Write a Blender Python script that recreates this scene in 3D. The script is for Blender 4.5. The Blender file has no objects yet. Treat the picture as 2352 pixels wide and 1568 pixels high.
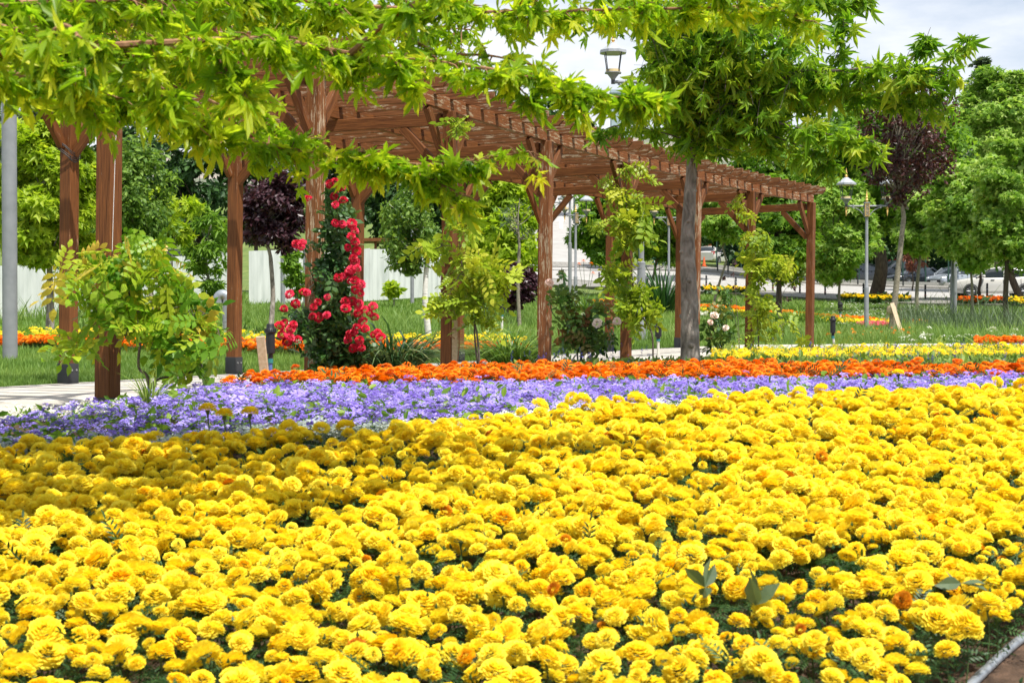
import bpy, math, random
import numpy as np
from mathutils import Vector, Matrix
rng = np.random.default_rng(11)
random.seed(5)
SC = bpy.context.scene
COL = SC.collection

# ------------------------------------------------------------------ camera, sky, sun
F = 3267.0            # focal length in pixels of a 2352 px wide frame (50 mm)
ZC = 0.42             # camera height above the promenade
cam_d = bpy.data.cameras.new('camera'); cam = bpy.data.objects.new('camera', cam_d); COL.objects.link(cam)
cam.location = (0, 0, ZC); cam.rotation_euler = (math.radians(90 - 0.68), 0, 0)
cam_d.sensor_width = 36; cam_d.lens = 36 * F / 2352; cam_d.clip_start = 0.05; cam_d.clip_end = 9000
cam_d.dof.use_dof = True; cam_d.dof.focus_distance = 15.5; cam_d.dof.aperture_fstop = 8.5
SC.camera = cam
SUN_EL, SUN_AZ = math.radians(64), math.atan2(0.60, -0.80)      # azimuth measured from +Y towards +X
W = bpy.data.worlds.new('World'); SC.world = W; W.use_nodes = True
nt = W.node_tree; nt.nodes.clear()
out = nt.nodes.new('ShaderNodeOutputWorld'); bg = nt.nodes.new('ShaderNodeBackground')
sky = nt.nodes.new('ShaderNodeTexSky'); sky.sky_type = 'NISHITA'; sky.sun_disc = False
sky.sun_elevation = SUN_EL; sky.sun_rotation = SUN_AZ; sky.air_density = 1.0; sky.dust_density = 2.0; sky.ozone_density = 1.2
tc = nt.nodes.new('ShaderNodeTexCoord'); mp = nt.nodes.new('ShaderNodeMapping'); mp.inputs['Scale'].default_value = (1.0, 1.0, 3.2)
mp.inputs['Location'].default_value = (0.35, 0.2, 0.3)
nz = nt.nodes.new('ShaderNodeTexNoise'); nz.inputs['Scale'].default_value = 3.6; nz.inputs['Detail'].default_value = 9; nz.inputs['Roughness'].default_value = 0.55
cr = nt.nodes.new('ShaderNodeValToRGB'); cr.color_ramp.elements[0].position = 0.38; cr.color_ramp.elements[1].position = 0.60; cr.color_ramp.elements[0].color = (.08,.08,.08,1)
mx = nt.nodes.new('ShaderNodeMix'); mx.data_type = 'RGBA'
mx.inputs['B'].default_value = (6.5, 6.7, 7.1, 1)
nt.links.new(tc.outputs['Generated'], mp.inputs['Vector']); nt.links.new(mp.outputs[0], nz.inputs['Vector'])
nt.links.new(nz.outputs[0], cr.inputs[0]); nt.links.new(cr.outputs[0], mx.inputs['Factor']); nt.links.new(sky.outputs[0], mx.inputs['A'])
nt.links.new(mx.outputs['Result'], bg.inputs[0]); bg.inputs[1].default_value = 0.11; nt.links.new(bg.outputs[0], out.inputs[0])
sd = bpy.data.lights.new('sun', 'SUN'); sd.energy = 4.8; sd.angle = math.radians(0.53); sd.color = (1.0, 0.955, 0.88)
so = bpy.data.objects.new('sun', sd); COL.objects.link(so)
sv = Vector((math.sin(SUN_AZ) * math.cos(SUN_EL), math.cos(SUN_AZ) * math.cos(SUN_EL), math.sin(SUN_EL)))
so.rotation_euler = sv.to_track_quat('Z', 'Y').to_euler(); so.location = sv * 50
SC.view_settings.view_transform = 'Standard'; SC.view_settings.look = 'None'; SC.view_settings.exposure = 0.56; SC.view_settings.gamma = 1
try:
    SC.cycles.max_bounces = 6; SC.cycles.transmission_bounces = 4; SC.cycles.diffuse_bounces = 3; SC.cycles.glossy_bounces = 2
    SC.cycles.use_denoising = True; SC.cycles.caustics_reflective = False; SC.cycles.caustics_refractive = False
    SC.cycles.sample_clamp_indirect = 6
except Exception: pass

# ------------------------------------------------------------------ helpers
def P(px, py, d):
    return Vector(((px - 1176) / F * d, d, ZC + (745 - py) / F * d))
def X(px, d): return (px - 1176) / F * d

def nodes(name):
    m = bpy.data.materials.new(name); m.use_nodes = True
    t = m.node_tree; b = t.nodes['Principled BSDF']; return m, t, b
def c4(c): return (c[0], c[1], c[2], 1)
def ramp(t, fac, stops):
    r = t.nodes.new('ShaderNodeValToRGB'); e = r.color_ramp.elements
    while len(e) < len(stops): e.new(0.5)
    for i, (p, c) in enumerate(stops): e[i].position = p; e[i].color = c4(c)
    t.links.new(fac, r.inputs[0]); return r.outputs[0]
def leafmat(name, cols, trans=0.4, rough=0.5, tint=1.35, spec=0.35):
    m, t, b = nodes(name)
    a = t.nodes.new('ShaderNodeAttribute'); a.attribute_name = 'rnd'
    n = len(cols); col = ramp(t, a.outputs['Fac'], [(i / (n - 1), c) for i, c in enumerate(cols)])
    t.links.new(col, b.inputs['Base Color']); b.inputs['Roughness'].default_value = rough; b.inputs['Specular IOR Level'].default_value = spec
    if trans > 0:
        tr = t.nodes.new('ShaderNodeBsdfTranslucent'); mixs = t.nodes.new('ShaderNodeMixShader')
        mu = t.nodes.new('ShaderNodeMix'); mu.data_type = 'RGBA'; mu.blend_type = 'MULTIPLY'; mu.inputs['Factor'].default_value = 1
        mu.inputs['B'].default_value = (tint, tint, tint * 0.6, 1)
        t.links.new(col, mu.inputs['A']); t.links.new(mu.outputs['Result'], tr.inputs[0])
        mixs.inputs[0].default_value = trans
        t.links.new(b.outputs[0], mixs.inputs[1]); t.links.new(tr.outputs[0], mixs.inputs[2])
        t.links.new(mixs.outputs[0], t.nodes['Material Output'].inputs[0])
    return m
def noisemat(name, stops, scale=8, detail=6, rough=0.8, bump=0.0, stretch=(1, 1, 1), metal=0, spec=0.3, bscale=None, coord='Object', dist=0.0):
    m, t, b = nodes(name)
    tc = t.nodes.new('ShaderNodeTexCoord'); mp = t.nodes.new('ShaderNodeMapping'); mp.inputs['Scale'].default_value = stretch
    nz = t.nodes.new('ShaderNodeTexNoise'); nz.inputs['Scale'].default_value = scale; nz.inputs['Detail'].default_value = detail
    nz.inputs['Distortion'].default_value = dist
    t.links.new(tc.outputs[coord], mp.inputs[0]); t.links.new(mp.outputs[0], nz.inputs['Vector'])
    t.links.new(ramp(t, nz.outputs[0], stops), b.inputs['Base Color'])
    b.inputs['Roughness'].default_value = rough; b.inputs['Metallic'].default_value = metal; b.inputs['Specular IOR Level'].default_value = spec
    if bump:
        n2 = t.nodes.new('ShaderNodeTexNoise'); n2.inputs['Scale'].default_value = bscale or scale * 3; n2.inputs['Detail'].default_value = 5
        t.links.new(mp.outputs[0], n2.inputs['Vector'])
        bp = t.nodes.new('ShaderNodeBump'); bp.inputs['Strength'].default_value = bump; bp.inputs['Distance'].default_value = 0.02
        t.links.new(n2.outputs[0], bp.inputs['Height']); t.links.new(bp.outputs[0], b.inputs['Normal'])
    return m
def plain(name, c, rough=0.6, metal=0, spec=0.4, emit=None):
    s = [(0.3, tuple(x * 0.88 for x in c)), (0.7, tuple(min(1, x * 1.1) for x in c))]
    return noisemat(name, s, scale=14, detail=5, rough=rough, metal=metal, spec=spec)

def tag(o, label=None, cat=None, group=None, kind=None):
    if label: o['label'] = label
    if cat: o['category'] = cat
    if group: o['group'] = group
    if kind: o['kind'] = kind
    return o
def thing(name, loc, label, cat, group=None):
    o = bpy.data.objects.new(name, None); COL.objects.link(o); o.location = loc; o.empty_display_size = 0.1
    return tag(o, label, cat, group)
def put(name, me, parent=None, loc=None):
    o = bpy.data.objects.new(name, me); COL.objects.link(o)
    if parent is not None: o.parent = parent
    if loc is not None: o.location = loc
    return o

class MB:                                   # hard-surface builder: lists of vertices and polygons
    def __init__(s): s.v = []; s.f = []; s.m = []; s.cur = 0; s.sm = []; s.smooth = False
    def _f(s, f): s.f.append(f); s.m.append(s.cur); s.sm.append(s.smooth)
    def add(s, vs, fs):
        k = len(s.v); s.v += [tuple(v) for v in vs]
        for f in fs: s._f([i + k for i in f])
    def box(s, a, b):
        x0, y0, z0 = a; x1, y1, z1 = b
        s.add([(x0,y0,z0),(x1,y0,z0),(x1,y1,z0),(x0,y1,z0),(x0,y0,z1),(x1,y0,z1),(x1,y1,z1),(x0,y1,z1)],
              [(3,2,1,0),(4,5,6,7),(0,1,5,4),(1,2,6,5),(2,3,7,6),(3,0,4,7)])
    def prism(s, pts, y0, y1):               # outline in XZ pushed along Y
        n = len(pts)
        s.add([(x, y0, z) for x, z in pts] + [(x, y1, z) for x, z in pts],
              [tuple(range(n))[::-1], tuple(range(n, 2 * n))] + [(i, (i + 1) % n, (i + 1) % n + n, i + n) for i in range(n)])
    def ring(s, rings, close=True, cap=True):
        n = len(rings[0]); k = len(s.v)
        for r in rings: s.v += [tuple(p) for p in r]
        for a in range(len(rings) - 1):
            for i in range(n if close else n - 1):
                j = (i + 1) % n; s._f([k + a * n + i, k + a * n + j, k + (a + 1) * n + j, k + (a + 1) * n + i])
        if cap:
            s._f([k + i for i in range(n)][::-1]); s._f([k + (len(rings) - 1) * n + i for i in range(n)])
    def tube(s, pts, rad, n=10, wob=0.0):
        pts = [Vector(p) for p in pts]; R = []
        if not hasattr(rad, '__len__'): rad = [rad] * len(pts)
        up = Vector((0.13, 0.31, 0.94)).normalized()
        for i, p in enumerate(pts):
            d = (pts[min(i + 1, len(pts) - 1)] - pts[max(i - 1, 0)]).normalized()
            if abs(d.dot(up)) > 0.95: uu = Vector((1, 0.1, 0))
            else: uu = up
            a = d.cross(uu).normalized(); b = d.cross(a).normalized()
            if R:                                   # keep rings aligned
                a = (pa - d * pa.dot(d)).normalized(); b = d.cross(a).normalized()
            pa = a
            R.append([p + (a * math.cos(2*math.pi*k/n) + b * math.sin(2*math.pi*k/n)) * rad[i] * (1 + random.uniform(-wob, wob)) for k in range(n)])
        s.ring(R)
    def lathe(s, prof, c=(0,0,0), n=16, ph=0.0, sx=1.0):
        cx, cy, cz = c
        s.ring([[(cx + r*math.cos(2*math.pi*(k+ph)/n)*sx, cy + r*math.sin(2*math.pi*(k+ph)/n), cz + z) for k in range(n)] for r, z in prof])
    def mesh(s, name, mats, bevel=0):
        me = bpy.data.meshes.new(name); me.from_pydata(s.v, [], s.f)
        for m in (mats if isinstance(mats, (list, tuple)) else [mats]): me.materials.append(m)
        me.polygons.foreach_set('material_index', s.m); me.polygons.foreach_set('use_smooth', s.sm); me.update()
        if any(s.sm): me.set_sharp_from_angle(angle=0.75)
        return me
    def build(s, name, mats, parent=None, loc=None, bevel=0):
        o = put(name, s.mesh(name, mats), parent, loc)
        if bevel:
            md = o.modifiers.new('Bevel', 'BEVEL'); md.width = bevel; md.segments = 2; md.limit_method = 'ANGLE'
        return o

class Batch:                                # big foliage meshes: triangles in numpy, with a random value per vertex
    def __init__(s): s.V = []; s.T = []; s.R = []; s.M = []; s.k = 0
    def raw(s, V, T, r, mi=0):
        V = np.asarray(V, float); T = np.asarray(T, int)
        s.V.append(V); s.T.append(T + s.k); s.R.append(np.broadcast_to(r, (len(V),)).astype(float)); s.M.append(np.full(len(T), mi)); s.k += len(V)
    def inst(s, proto, M, T, r, mi=0, pr=None):
        # proto (V,F); M (k,3,3) columns are axes; T (k,3); r (k,)
        V, Fc = proto; k = len(T); n = len(V)
        if k == 0: return
        W_ = np.einsum('kij,nj->kni', M, V) + T[:, None, :]
        s.V.append(W_.reshape(-1, 3)); s.T.append((Fc[None] + (np.arange(k) * n)[:, None, None]).reshape(-1, 3) + s.k)
        rr = np.repeat(r, n)
        if pr is not None: rr = rr + np.tile(pr, k)
        s.R.append(rr); s.M.append(np.full(k * len(Fc), mi)); s.k += k * n
    def mesh(s, name, mats, smooth=False):
        V = np.concatenate(s.V); T = np.concatenate(s.T); R = np.clip(np.concatenate(s.R), 0, 1); M = np.concatenate(s.M)
        me = bpy.data.meshes.new(name); me.vertices.add(len(V)); me.vertices.foreach_set('co', V.astype(np.float32).ravel())
        me.loops.add(len(T) * 3); me.loops.foreach_set('vertex_index', T.astype(np.int32).ravel())
        me.polygons.add(len(T)); me.polygons.foreach_set('loop_start', np.arange(0, len(T) * 3, 3, dtype=np.int32))
        for m in (mats if isinstance(mats, (list, tuple)) else [mats]): me.materials.append(m)
        me.polygons.foreach_set('material_index', M.astype(np.int32))
        at = me.attributes.new('rnd', 'FLOAT', 'POINT'); at.data.foreach_set('value', R.astype(np.float32))
        me.update(calc_edges=True); me.validate()
        me.polygons.foreach_set('use_smooth', np.full(len(me.polygons), smooth)); return me
    def build(s, name, mats, parent=None, loc=None, smooth=False):
        if loc is not None:
            s.V = [v - np.array(loc)[None] for v in s.V]
        return put(name, s.mesh(name, mats, smooth), parent, loc if parent is None else None)

def norm(a): return a / np.maximum(np.linalg.norm(a, axis=-1, keepdims=True), 1e-9)
def frames(n, up=0.8, droop=0.3, size=1.0, sv=0.3, out=None, ow=0.0, g=None):
    g = g or rng
    N = g.normal(size=(n, 3)) * 0.75; N[:, 2] += up
    if out is not None: N = N + out * ow
    N = norm(N); D = g.normal(size=(n, 3)); D[:, 2] -= droop
    if out is not None: D = D + out * ow
    Y = norm(D - N * (D * N).sum(1, keepdims=True)); Xx = np.cross(Y, N)
    s = size * np.exp(g.normal(size=n) * sv)
    return np.stack([Xx, Y, N], axis=2) * s[:, None, None]

# ---- leaf prototypes: unit length along +Y, normal +Z
def fan(half, fold=0.12, curl=0.25, width=1.0):
    pts = [(a, r) for a, r in half] + [(-a, r) for a, r in half[::-1] if 0 < a < 180]
    V = [(0, 0, 0)]
    for a, r in pts:
        t = math.radians(a); x = r * math.sin(t) * width; y = r * math.cos(t)
        V.append((x, y, fold * abs(x) - curl * r * r))
    n = len(pts); Fc = [(0, 1 + (i + 1) % n, 1 + i) for i in range(n)]
    return np.array(V, float), np.array(Fc)
HI_ = [(0,1.0),(6,.80),(11,.79),(15,.58),(22,.33),(33,.52),(40,.70),(44,.68),(50,.95),(57,.70),(64,.62),(69,.42),(80,.27),(94,.40),(108,.58),(119,.36),(150,.18),(180,.06)]
HI2_ = [(0,1.0),(8,.74),(13,.70),(18,.42),(24,.28),(34,.48),(41,.60),(47,.82),(54,.62),(62,.50),(70,.32),(84,.24),(100,.44),(112,.30),(150,.15),(180,.05)]
MAPLE_HI = [fan(HI_), fan(HI_, .45, .45), fan(HI2_, .25, .75), fan(HI2_, .7, .3, .9)]
MD_ = [(0,1.0),(13,.62),(23,.32),(40,.62),(51,.92),(66,.45),(80,.27),(106,.52),(150,.16),(180,.06)]
MAPLE_MID = [fan(MD_), fan(MD_, .45, .5), fan(MD_, .2, .8)]
MAPLE_LO = fan([(0,1.0),(26,.38),(52,.88),(82,.36),(112,.5),(180,.12)])
LOBE3 = fan([(0,1.0),(30,.40),(62,.82),(180,.25)])
OVAL = (np.array([(0,0,0),(.22,.30,.04),(.24,.62,.02),(0,1,-.12),(-.24,.62,.02),(-.22,.30,.04),(0,.5,-.04)], float),
        np.array([(6,0,1),(6,1,2),(6,2,3),(6,3,4),(6,4,5),(6,5,0)]))
DIAM = (np.array([(0,0,0),(.30,.45,.06),(0,1,-.1),(-.30,.45,.06)], float), np.array([(0,1,2),(0,2,3)]))
NARROW = (np.array([(0,0,0),(.13,.45,.03),(0,1,-.1),(-.13,.45,.03)], float), np.array([(0,1,2),(0,2,3)]))
ROUND = fan([(0,1.0),(25,.93),(55,.72),(95,.5),(140,.4),(180,.2)], curl=.1)
def pinnate(pairs=5, L=0.30, wd=1.0, droop=0.35, gap=0.15):
    V = []; T = []
    def leaflet(o, ang, l):
        k = len(V); ca, sa = math.cos(ang), math.sin(ang)
        for x, y, z in [(0,0,0),(.19,.35,.03),(.15,.70,.0),(0,1,-.16),(-.15,.70,.0),(-.19,.35,.03)]:
            x *= l * wd; y *= l; z *= l
            V.append((o[0] + x*ca + y*sa, o[1] - x*sa + y*ca, o[2] + z))
        T.extend([(k,k+1,k+5),(k+1,k+2,k+5),(k+2,k+4,k+5),(k+2,k+3,k+4)])
    for i in range(pairs):
        t = gap + (1 - gap - 0.08) * i / pairs; z = -droop * t * t
        for s_ in (-1, 1): leaflet((0.01*s_, t, z), s_ * math.radians(62 - 12*i/pairs), L * (1 - .15*abs(i/pairs - .5)))
    leaflet((0, .95, -droop*.9), 0, L * 1.05)
    k = len(V); V.extend([(-.008,0,0),(.008,0,0),(.005,.95,-droop*.9),(-.005,.5,-droop*.25)]); T.extend([(k,k+1,k+3),(k+1,k+2,k+3)])
    return np.array(V, float), np.array(T)
PINN = pinnate()
FERN = pinnate(pairs=6, L=0.30, wd=0.62, droop=0.3, gap=0.1)
def blade(segs=1, w=0.05, arch=0.35, up=1.0):
    V = []; T = []
    for i in range(segs + 1):
        t = i / segs; y = arch * t * t; z = up * t * (1 - .35 * arch * t * t)
        ww = w * (1 - t) ** 0.7 * .5 if i < segs else 0
        if i < segs: V += [(-ww, y, z), (ww, y, z)]
        else: V.append((0, y, z))
    for i in range(segs - 1):
        a = 2 * i; T += [(a, a+1, a+3), (a, a+3, a+2)]
    a = 2 * (segs - 1); T.append((a, a+1, a+2))
    return np.array(V, float), np.array(T)
BL1, BL2, BL4 = blade(1), blade(2, .05, .4), blade(5, .05, .9)
def yawframes(n, size, sv=0.25, tilt=0.15, wid=1.0, g=None):
    g = g or rng
    a = g.uniform(0, 2*np.pi, n); s = size * np.exp(g.normal(size=n) * sv)
    Z = norm(np.stack([g.normal(size=n)*tilt, g.normal(size=n)*tilt, np.ones(n)], 1))
    Y = np.stack([np.cos(a), np.sin(a), np.zeros(n)], 1); Y = norm(Y - Z*(Y*Z).sum(1, keepdims=True)); Xx = np.cross(Y, Z)
    M = np.stack([Xx * wid, Y, Z], axis=2) * s[:, None, None]
    return M

# ------------------------------------------------------------------ terrain height
GU = np.array([-.60,-.36,-.20,-.07,.06,.14,.21,.28,.34,.60])
GD = np.array([8,20,28,35,42,50,60,72,85,95,105,115,160,200,260,400])
GZ = np.array([
 [-.12]*10,
 [-.12,-.12,-.12,-.12,-.10,-.06,-.04,-.02,0,0],
 [.08,.08,.10,.06,.02,0,-.01,0,0,0],
 [.20,.22,.36,.28,.18,.12,.10,.08,.08,.08],
 [.30,.34,.58,.50,.40,.30,.24,.20,.18,.18],
 [.42,.48,.92,.88,.72,.56,.46,.40,.38,.38],
 [.55,.66,1.34,1.36,1.15,1.02,.90,.82,.80,.80],
 [.9,1.1,1.9,1.95,1.75,1.70,1.60,1.50,1.60,1.60],
 [1.4,1.6,2.5,2.8,2.62,2.55,2.35,2.35,2.3,2.3],
 [1.8,2.0,3.0,3.6,3.6,3.75,3.07,2.9,2.8,2.8],
 [2.2,2.5,3.5,4.6,4.8,4.8,3.7,3.3,3.2,3.2],
 [2.7,3.0,4.2,6.0,6.1,5.7,4.3,3.7,3.6,3.6],
 [8,9,11,13,13.4,12,11,10,10,10],
 [15,16,18,20,21,19,17,17,17,17],
 [16,17,19,21,22,20,18,18,18,18],
 [10,10,12,14,14,14,14,14,14,14]], float)
BT = np.array([(-8,-1.0),(1.5,-.66),(2.6,-.50),(3.2,-.42),(3.5,-.39),(4.7,-.24),(5.45,-.16),(6.2,-.07),(7,.02),(8,.06)])
def G(x, y):
    x = np.atleast_1d(np.asarray(x, float)); y = np.atleast_1d(np.asarray(y, float))
    d = np.clip(y, 8, 400); u = np.clip(x / d, -.6, .6)
    iu = np.clip(np.searchsorted(GU, u) - 1, 0, len(GU) - 2); idd = np.clip(np.searchsorted(GD, d) - 1, 0, len(GD) - 2)
    fu = (u - GU[iu]) / (GU[iu+1] - GU[iu]); fd = (d - GD[idd]) / (GD[idd+1] - GD[idd])
    z = (GZ[idd, iu]*(1-fu) + GZ[idd, iu+1]*fu)*(1-fd) + (GZ[idd+1, iu]*(1-fu) + GZ[idd+1, iu+1]*fu)*fd
    near = np.interp(y, BT[:, 0], BT[:, 1]) - .19
    w = np.clip((y - 6.6) / 1.4, 0, 1)
    return near * (1 - w) + z * w
def g1(x, y): return float(G(x, y)[0])
def GP(px, d): x = X(px, d); return Vector((x, d, g1(x, d)))
# ------------------------------------------------------------------ materials
M = {}
M['lawn'] = noisemat('lawn_soil', [(0.3, (.07,.11,.022)), (0.55, (.12,.17,.035)), (0.75, (.20,.20,.07))], scale=1.2, detail=10, rough=.95, coord='Object')
M['soil'] = noisemat('soil', [(0.3, (.035,.022,.014)), (0.6, (.09,.055,.035)), (0.8, (.17,.10,.065))], scale=22, detail=8, rough=.95, bump=.6)
def pavemat(name, c, sx, sy, mort=0.012, rough=.85, var=.12):
    m, t, b = nodes(name)
    tc = t.nodes.new('ShaderNodeTexCoord'); br = t.nodes.new('ShaderNodeTexBrick'); mp = t.nodes.new('ShaderNodeMapping'); mp.inputs['Rotation'].default_value = (0, 0, .42)
    t.links.new(tc.outputs['Object'], mp.inputs[0]); t.links.new(mp.outputs[0], br.inputs['Vector'])
    br.inputs['Color1'].default_value = c4(c); br.inputs['Color2'].default_value = c4([x*(1-var) for x in c]); br.inputs['Mortar'].default_value = c4([x*.45 for x in c])
    br.inputs['Scale'].default_value = 1; br.inputs['Brick Width'].default_value = sx; br.inputs['Row Height'].default_value = sy; br.inputs['Mortar Size'].default_value = mort
    nz = t.nodes.new('ShaderNodeTexNoise'); nz.inputs['Scale'].default_value = 3.5; nz.inputs['Detail'].default_value = 9
    t.links.new(tc.outputs['Object'], nz.inputs['Vector'])
    mu = t.nodes.new('ShaderNodeMix'); mu.data_type = 'RGBA'; mu.blend_type = 'MULTIPLY'; mu.inputs['Factor'].default_value = 1
    t.links.new(br.outputs[0], mu.inputs['A']); t.links.new(ramp(t, nz.outputs[0], [(.3, (.72,.70,.66)), (.7, (1.05,1.04,1.03))]), mu.inputs['B'])
    t.links.new(mu.outputs['Result'], b.inputs['Base Color']); b.inputs['Roughness'].default_value = rough; return m
M['path'] = pavemat('promenade_paving', (.56,.53,.47), 1.2, .6, .01)
M['walk'] = pavemat('pavement_blocks', (.28,.27,.25), .4, .4, .015)
M['road'] = noisemat('pale_road', [(.3, (.30,.29,.275)), (.7, (.38,.37,.35))], scale=.9, detail=9, rough=.9)
M['kerb'] = plain('kerb_stone', (.42,.41,.38), .9)
M['white'] = plain('white_paint', (.75,.75,.74), .6)
def woodmat(name, a, bcol, peel, thr=.58, top=0.0):
    m, t, b = nodes(name)
    tc = t.nodes.new('ShaderNodeTexCoord'); oi = t.nodes.new('ShaderNodeObjectInfo')
    ad = t.nodes.new('ShaderNodeVectorMath'); ad.operation = 'ADD'; sc = t.nodes.new('ShaderNodeVectorMath'); sc.operation = 'SCALE'
    cb = t.nodes.new('ShaderNodeCombineXYZ')
    for i in range(3): t.links.new(oi.outputs['Random'], cb.inputs[i])
    t.links.new(cb.outputs[0], sc.inputs[0]); sc.inputs['Scale'].default_value = 37
    t.links.new(tc.outputs['Object'], ad.inputs[0]); t.links.new(sc.outputs[0], ad.inputs[1])
    mp = t.nodes.new('ShaderNodeMapping'); mp.inputs['Scale'].default_value = (2.2, 46, 46); t.links.new(ad.outputs[0], mp.inputs[0])
    gr = t.nodes.new('ShaderNodeTexNoise'); gr.inputs['Scale'].default_value = 2.2; gr.inputs['Detail'].default_value = 8; t.links.new(mp.outputs[0], gr.inputs['Vector'])
    mp2 = t.nodes.new('ShaderNodeMapping'); mp2.inputs['Scale'].default_value = (5.0, 34, 34); t.links.new(ad.outputs[0], mp2.inputs[0])
    pn = t.nodes.new('ShaderNodeTexNoise'); pn.inputs['Scale'].default_value = 1.3; pn.inputs['Detail'].default_value = 11; pn.inputs['Roughness'].default_value = .72; t.links.new(mp2.outputs[0], pn.inputs['Vector'])
    big = t.nodes.new('ShaderNodeTexNoise'); big.inputs['Scale'].default_value = 1.6; big.inputs['Detail'].default_value = 3; t.links.new(ad.outputs[0], big.inputs['Vector'])
    mm = t.nodes.new('ShaderNodeMath'); mm.operation = 'MULTIPLY_ADD'; mm.inputs[1].default_value = .45; t.links.new(big.outputs[0], mm.inputs[0]); t.links.new(pn.outputs[0], mm.inputs[2])
    fr = ramp(t, mm.outputs[0], [(thr + .225 - .01, (0,0,0)), (thr + .225 + .035, (1,1,1))])
    base = ramp(t, gr.outputs[0], [(.3, a), (.62, bcol), (.8, tuple(min(1, x*1.35) for x in bcol))])
    mix = t.nodes.new('ShaderNodeMix'); mix.data_type = 'RGBA'; t.links.new(fr, mix.inputs['Factor']); t.links.new(base, mix.inputs['A'])
    t.links.new(ramp(t, gr.outputs[0], [(.35, tuple(x*.7 for x in peel)), (.65, peel)]), mix.inputs['B'])
    t.links.new(mix.outputs['Result'], b.inputs['Base Color']); b.inputs['Roughness'].default_value = .62; b.inputs['Specular IOR Level'].default_value = .25
    bp = t.nodes.new('ShaderNodeBump'); bp.inputs['Strength'].default_value = .35; bp.inputs['Distance'].default_value = .01
    t.links.new(gr.outputs[0], bp.inputs['Height']); t.links.new(bp.outputs[0], b.inputs['Normal']); return m
M['wood'] = woodmat('stained_wood', (.085,.029,.009), (.19,.070,.020), (.32,.21,.13), .66)
M['wood_r'] = woodmat('rafter_wood', (.105,.038,.012), (.225,.088,.028), (.48,.37,.24), .57)
M['wood_w'] = woodmat('weathered_wood', (.13,.044,.015), (.235,.090,.032), (.46,.35,.23), .545)
M['shoe'] = plain('dark_metal_shoe', (.05,.052,.058), .5, .3)
M['bolt'] = plain('zinc_bolt', (.5,.5,.5), .4, .8)
M['pine'] = noisemat('raw_timber', [(.3, (.42,.31,.19)), (.7, (.58,.46,.32))], scale=3, stretch=(14,14,1), rough=.8)
M['grey'] = noisemat('grey_lamp_paint', [(.3, (.19,.20,.215)), (.7, (.25,.26,.275))], scale=6, rough=.42, spec=.45, bump=.05)
M['dgrey'] = plain('dark_grey_paint', (.05,.055,.06), .45, .2)
M['roofgrey'] = plain('lantern_roof_paint', (.36,.38,.41), .4, .1)
M['gold'] = plain('gold_paint', (.62,.40,.12), .42, .25)
M['cream'] = plain('lantern_base_cream', (.62,.50,.26), .5)
M['black'] = plain('black_plastic', (.018,.019,.022), .5)
M['steel'] = noisemat('galvanised_steel', [(.35, (.24,.27,.30)), (.65, (.36,.39,.42))], scale=9, rough=.42, metal=.45, spec=.5)
M['fence'] = noisemat('white_sheet', [(.3, (.40,.44,.42)), (.45, (.50,.53,.51)), (.65, (.58,.61,.59))], scale=1.6, rough=.55, detail=10, stretch=(2.5,2.5,.35))
M['bark'] = noisemat('grey_bark', [(.3, (.10,.085,.07)), (.44, (.22,.19,.16)), (.55, (.30,.26,.225)), (.72, (.46,.41,.36))], scale=5, detail=12, stretch=(2.4,2.4,1.1), rough=.9, bump=1.0, bscale=14, dist=.8)
M['barkd'] = noisemat('dark_bark', [(.3, (.04,.03,.022)), (.7, (.11,.085,.06))], scale=6, detail=9, stretch=(3,3,.6), rough=.95, bump=.9, bscale=10)
M['barkg'] = noisemat('pale_grey_bark', [(.3, (.14,.12,.09)), (.7, (.30,.27,.20))], scale=8, detail=8, stretch=(2,2,3), rough=.9, bump=.5)
M['birch'] = noisemat('birch_bark', [(.30, (.05,.05,.05)), (.36, (.55,.54,.50)), (.7, (.72,.71,.68))], scale=5, detail=6, stretch=(1,1,7), rough=.8)
M['twig'] = noisemat('red_brown_twig', [(.3, (.16,.07,.035)), (.7, (.34,.19,.10))], scale=30, rough=.7)
M['stem'] = plain('green_stem', (.06,.10,.03), .6)
M['vinewood'] = noisemat('vine_wood', [(.3, (.07,.055,.045)), (.7, (.17,.14,.11))], scale=30, rough=.9)
# foliage
L = {}
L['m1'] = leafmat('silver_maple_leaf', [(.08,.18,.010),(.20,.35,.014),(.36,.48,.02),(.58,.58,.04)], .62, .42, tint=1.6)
L['m2'] = leafmat('green_maple_leaf', [(.06,.17,.012),(.15,.31,.018),(.28,.44,.025),(.50,.56,.05)], .56, .42)
L['bright'] = leafmat('bright_leaf', [(.16,.27,.015),(.32,.45,.022),(.52,.60,.05)], .52)
L['mid'] = leafmat('mid_leaf', [(.08,.18,.018),(.16,.30,.025),(.30,.44,.05)], .46)
L['plane'] = leafmat('plane_leaf', [(.09,.21,.022),(.23,.39,.045),(.48,.60,.17)], .44)
L['dark'] = leafmat('dark_leaf', [(.016,.05,.012),(.035,.09,.02),(.065,.14,.03)], .25)
L['deep'] = leafmat('deep_green_leaf', [(.055,.145,.012),(.14,.28,.02),(.28,.44,.04)], .45)
L['greyg'] = leafmat('grey_green_leaf', [(.05,.08,.045),(.085,.13,.065),(.13,.18,.09)], .25)
L['plum'] = leafmat('purple_leaf', [(.022,.008,.012),(.05,.016,.024),(.10,.04,.05)], .2, .38, spec=.5)
L['plum2'] = leafmat('bronze_purple_leaf', [(.028,.010,.010),(.065,.020,.018),(.13,.045,.035)], .28, .4, spec=.5)
L['dry'] = leafmat('dry_red_leaf', [(.14,.04,.02),(.25,.09,.045)], .2)
L['birch'] = leafmat('birch_leaf', [(.06,.14,.022),(.14,.25,.035),(.26,.38,.07)], .4)
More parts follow.
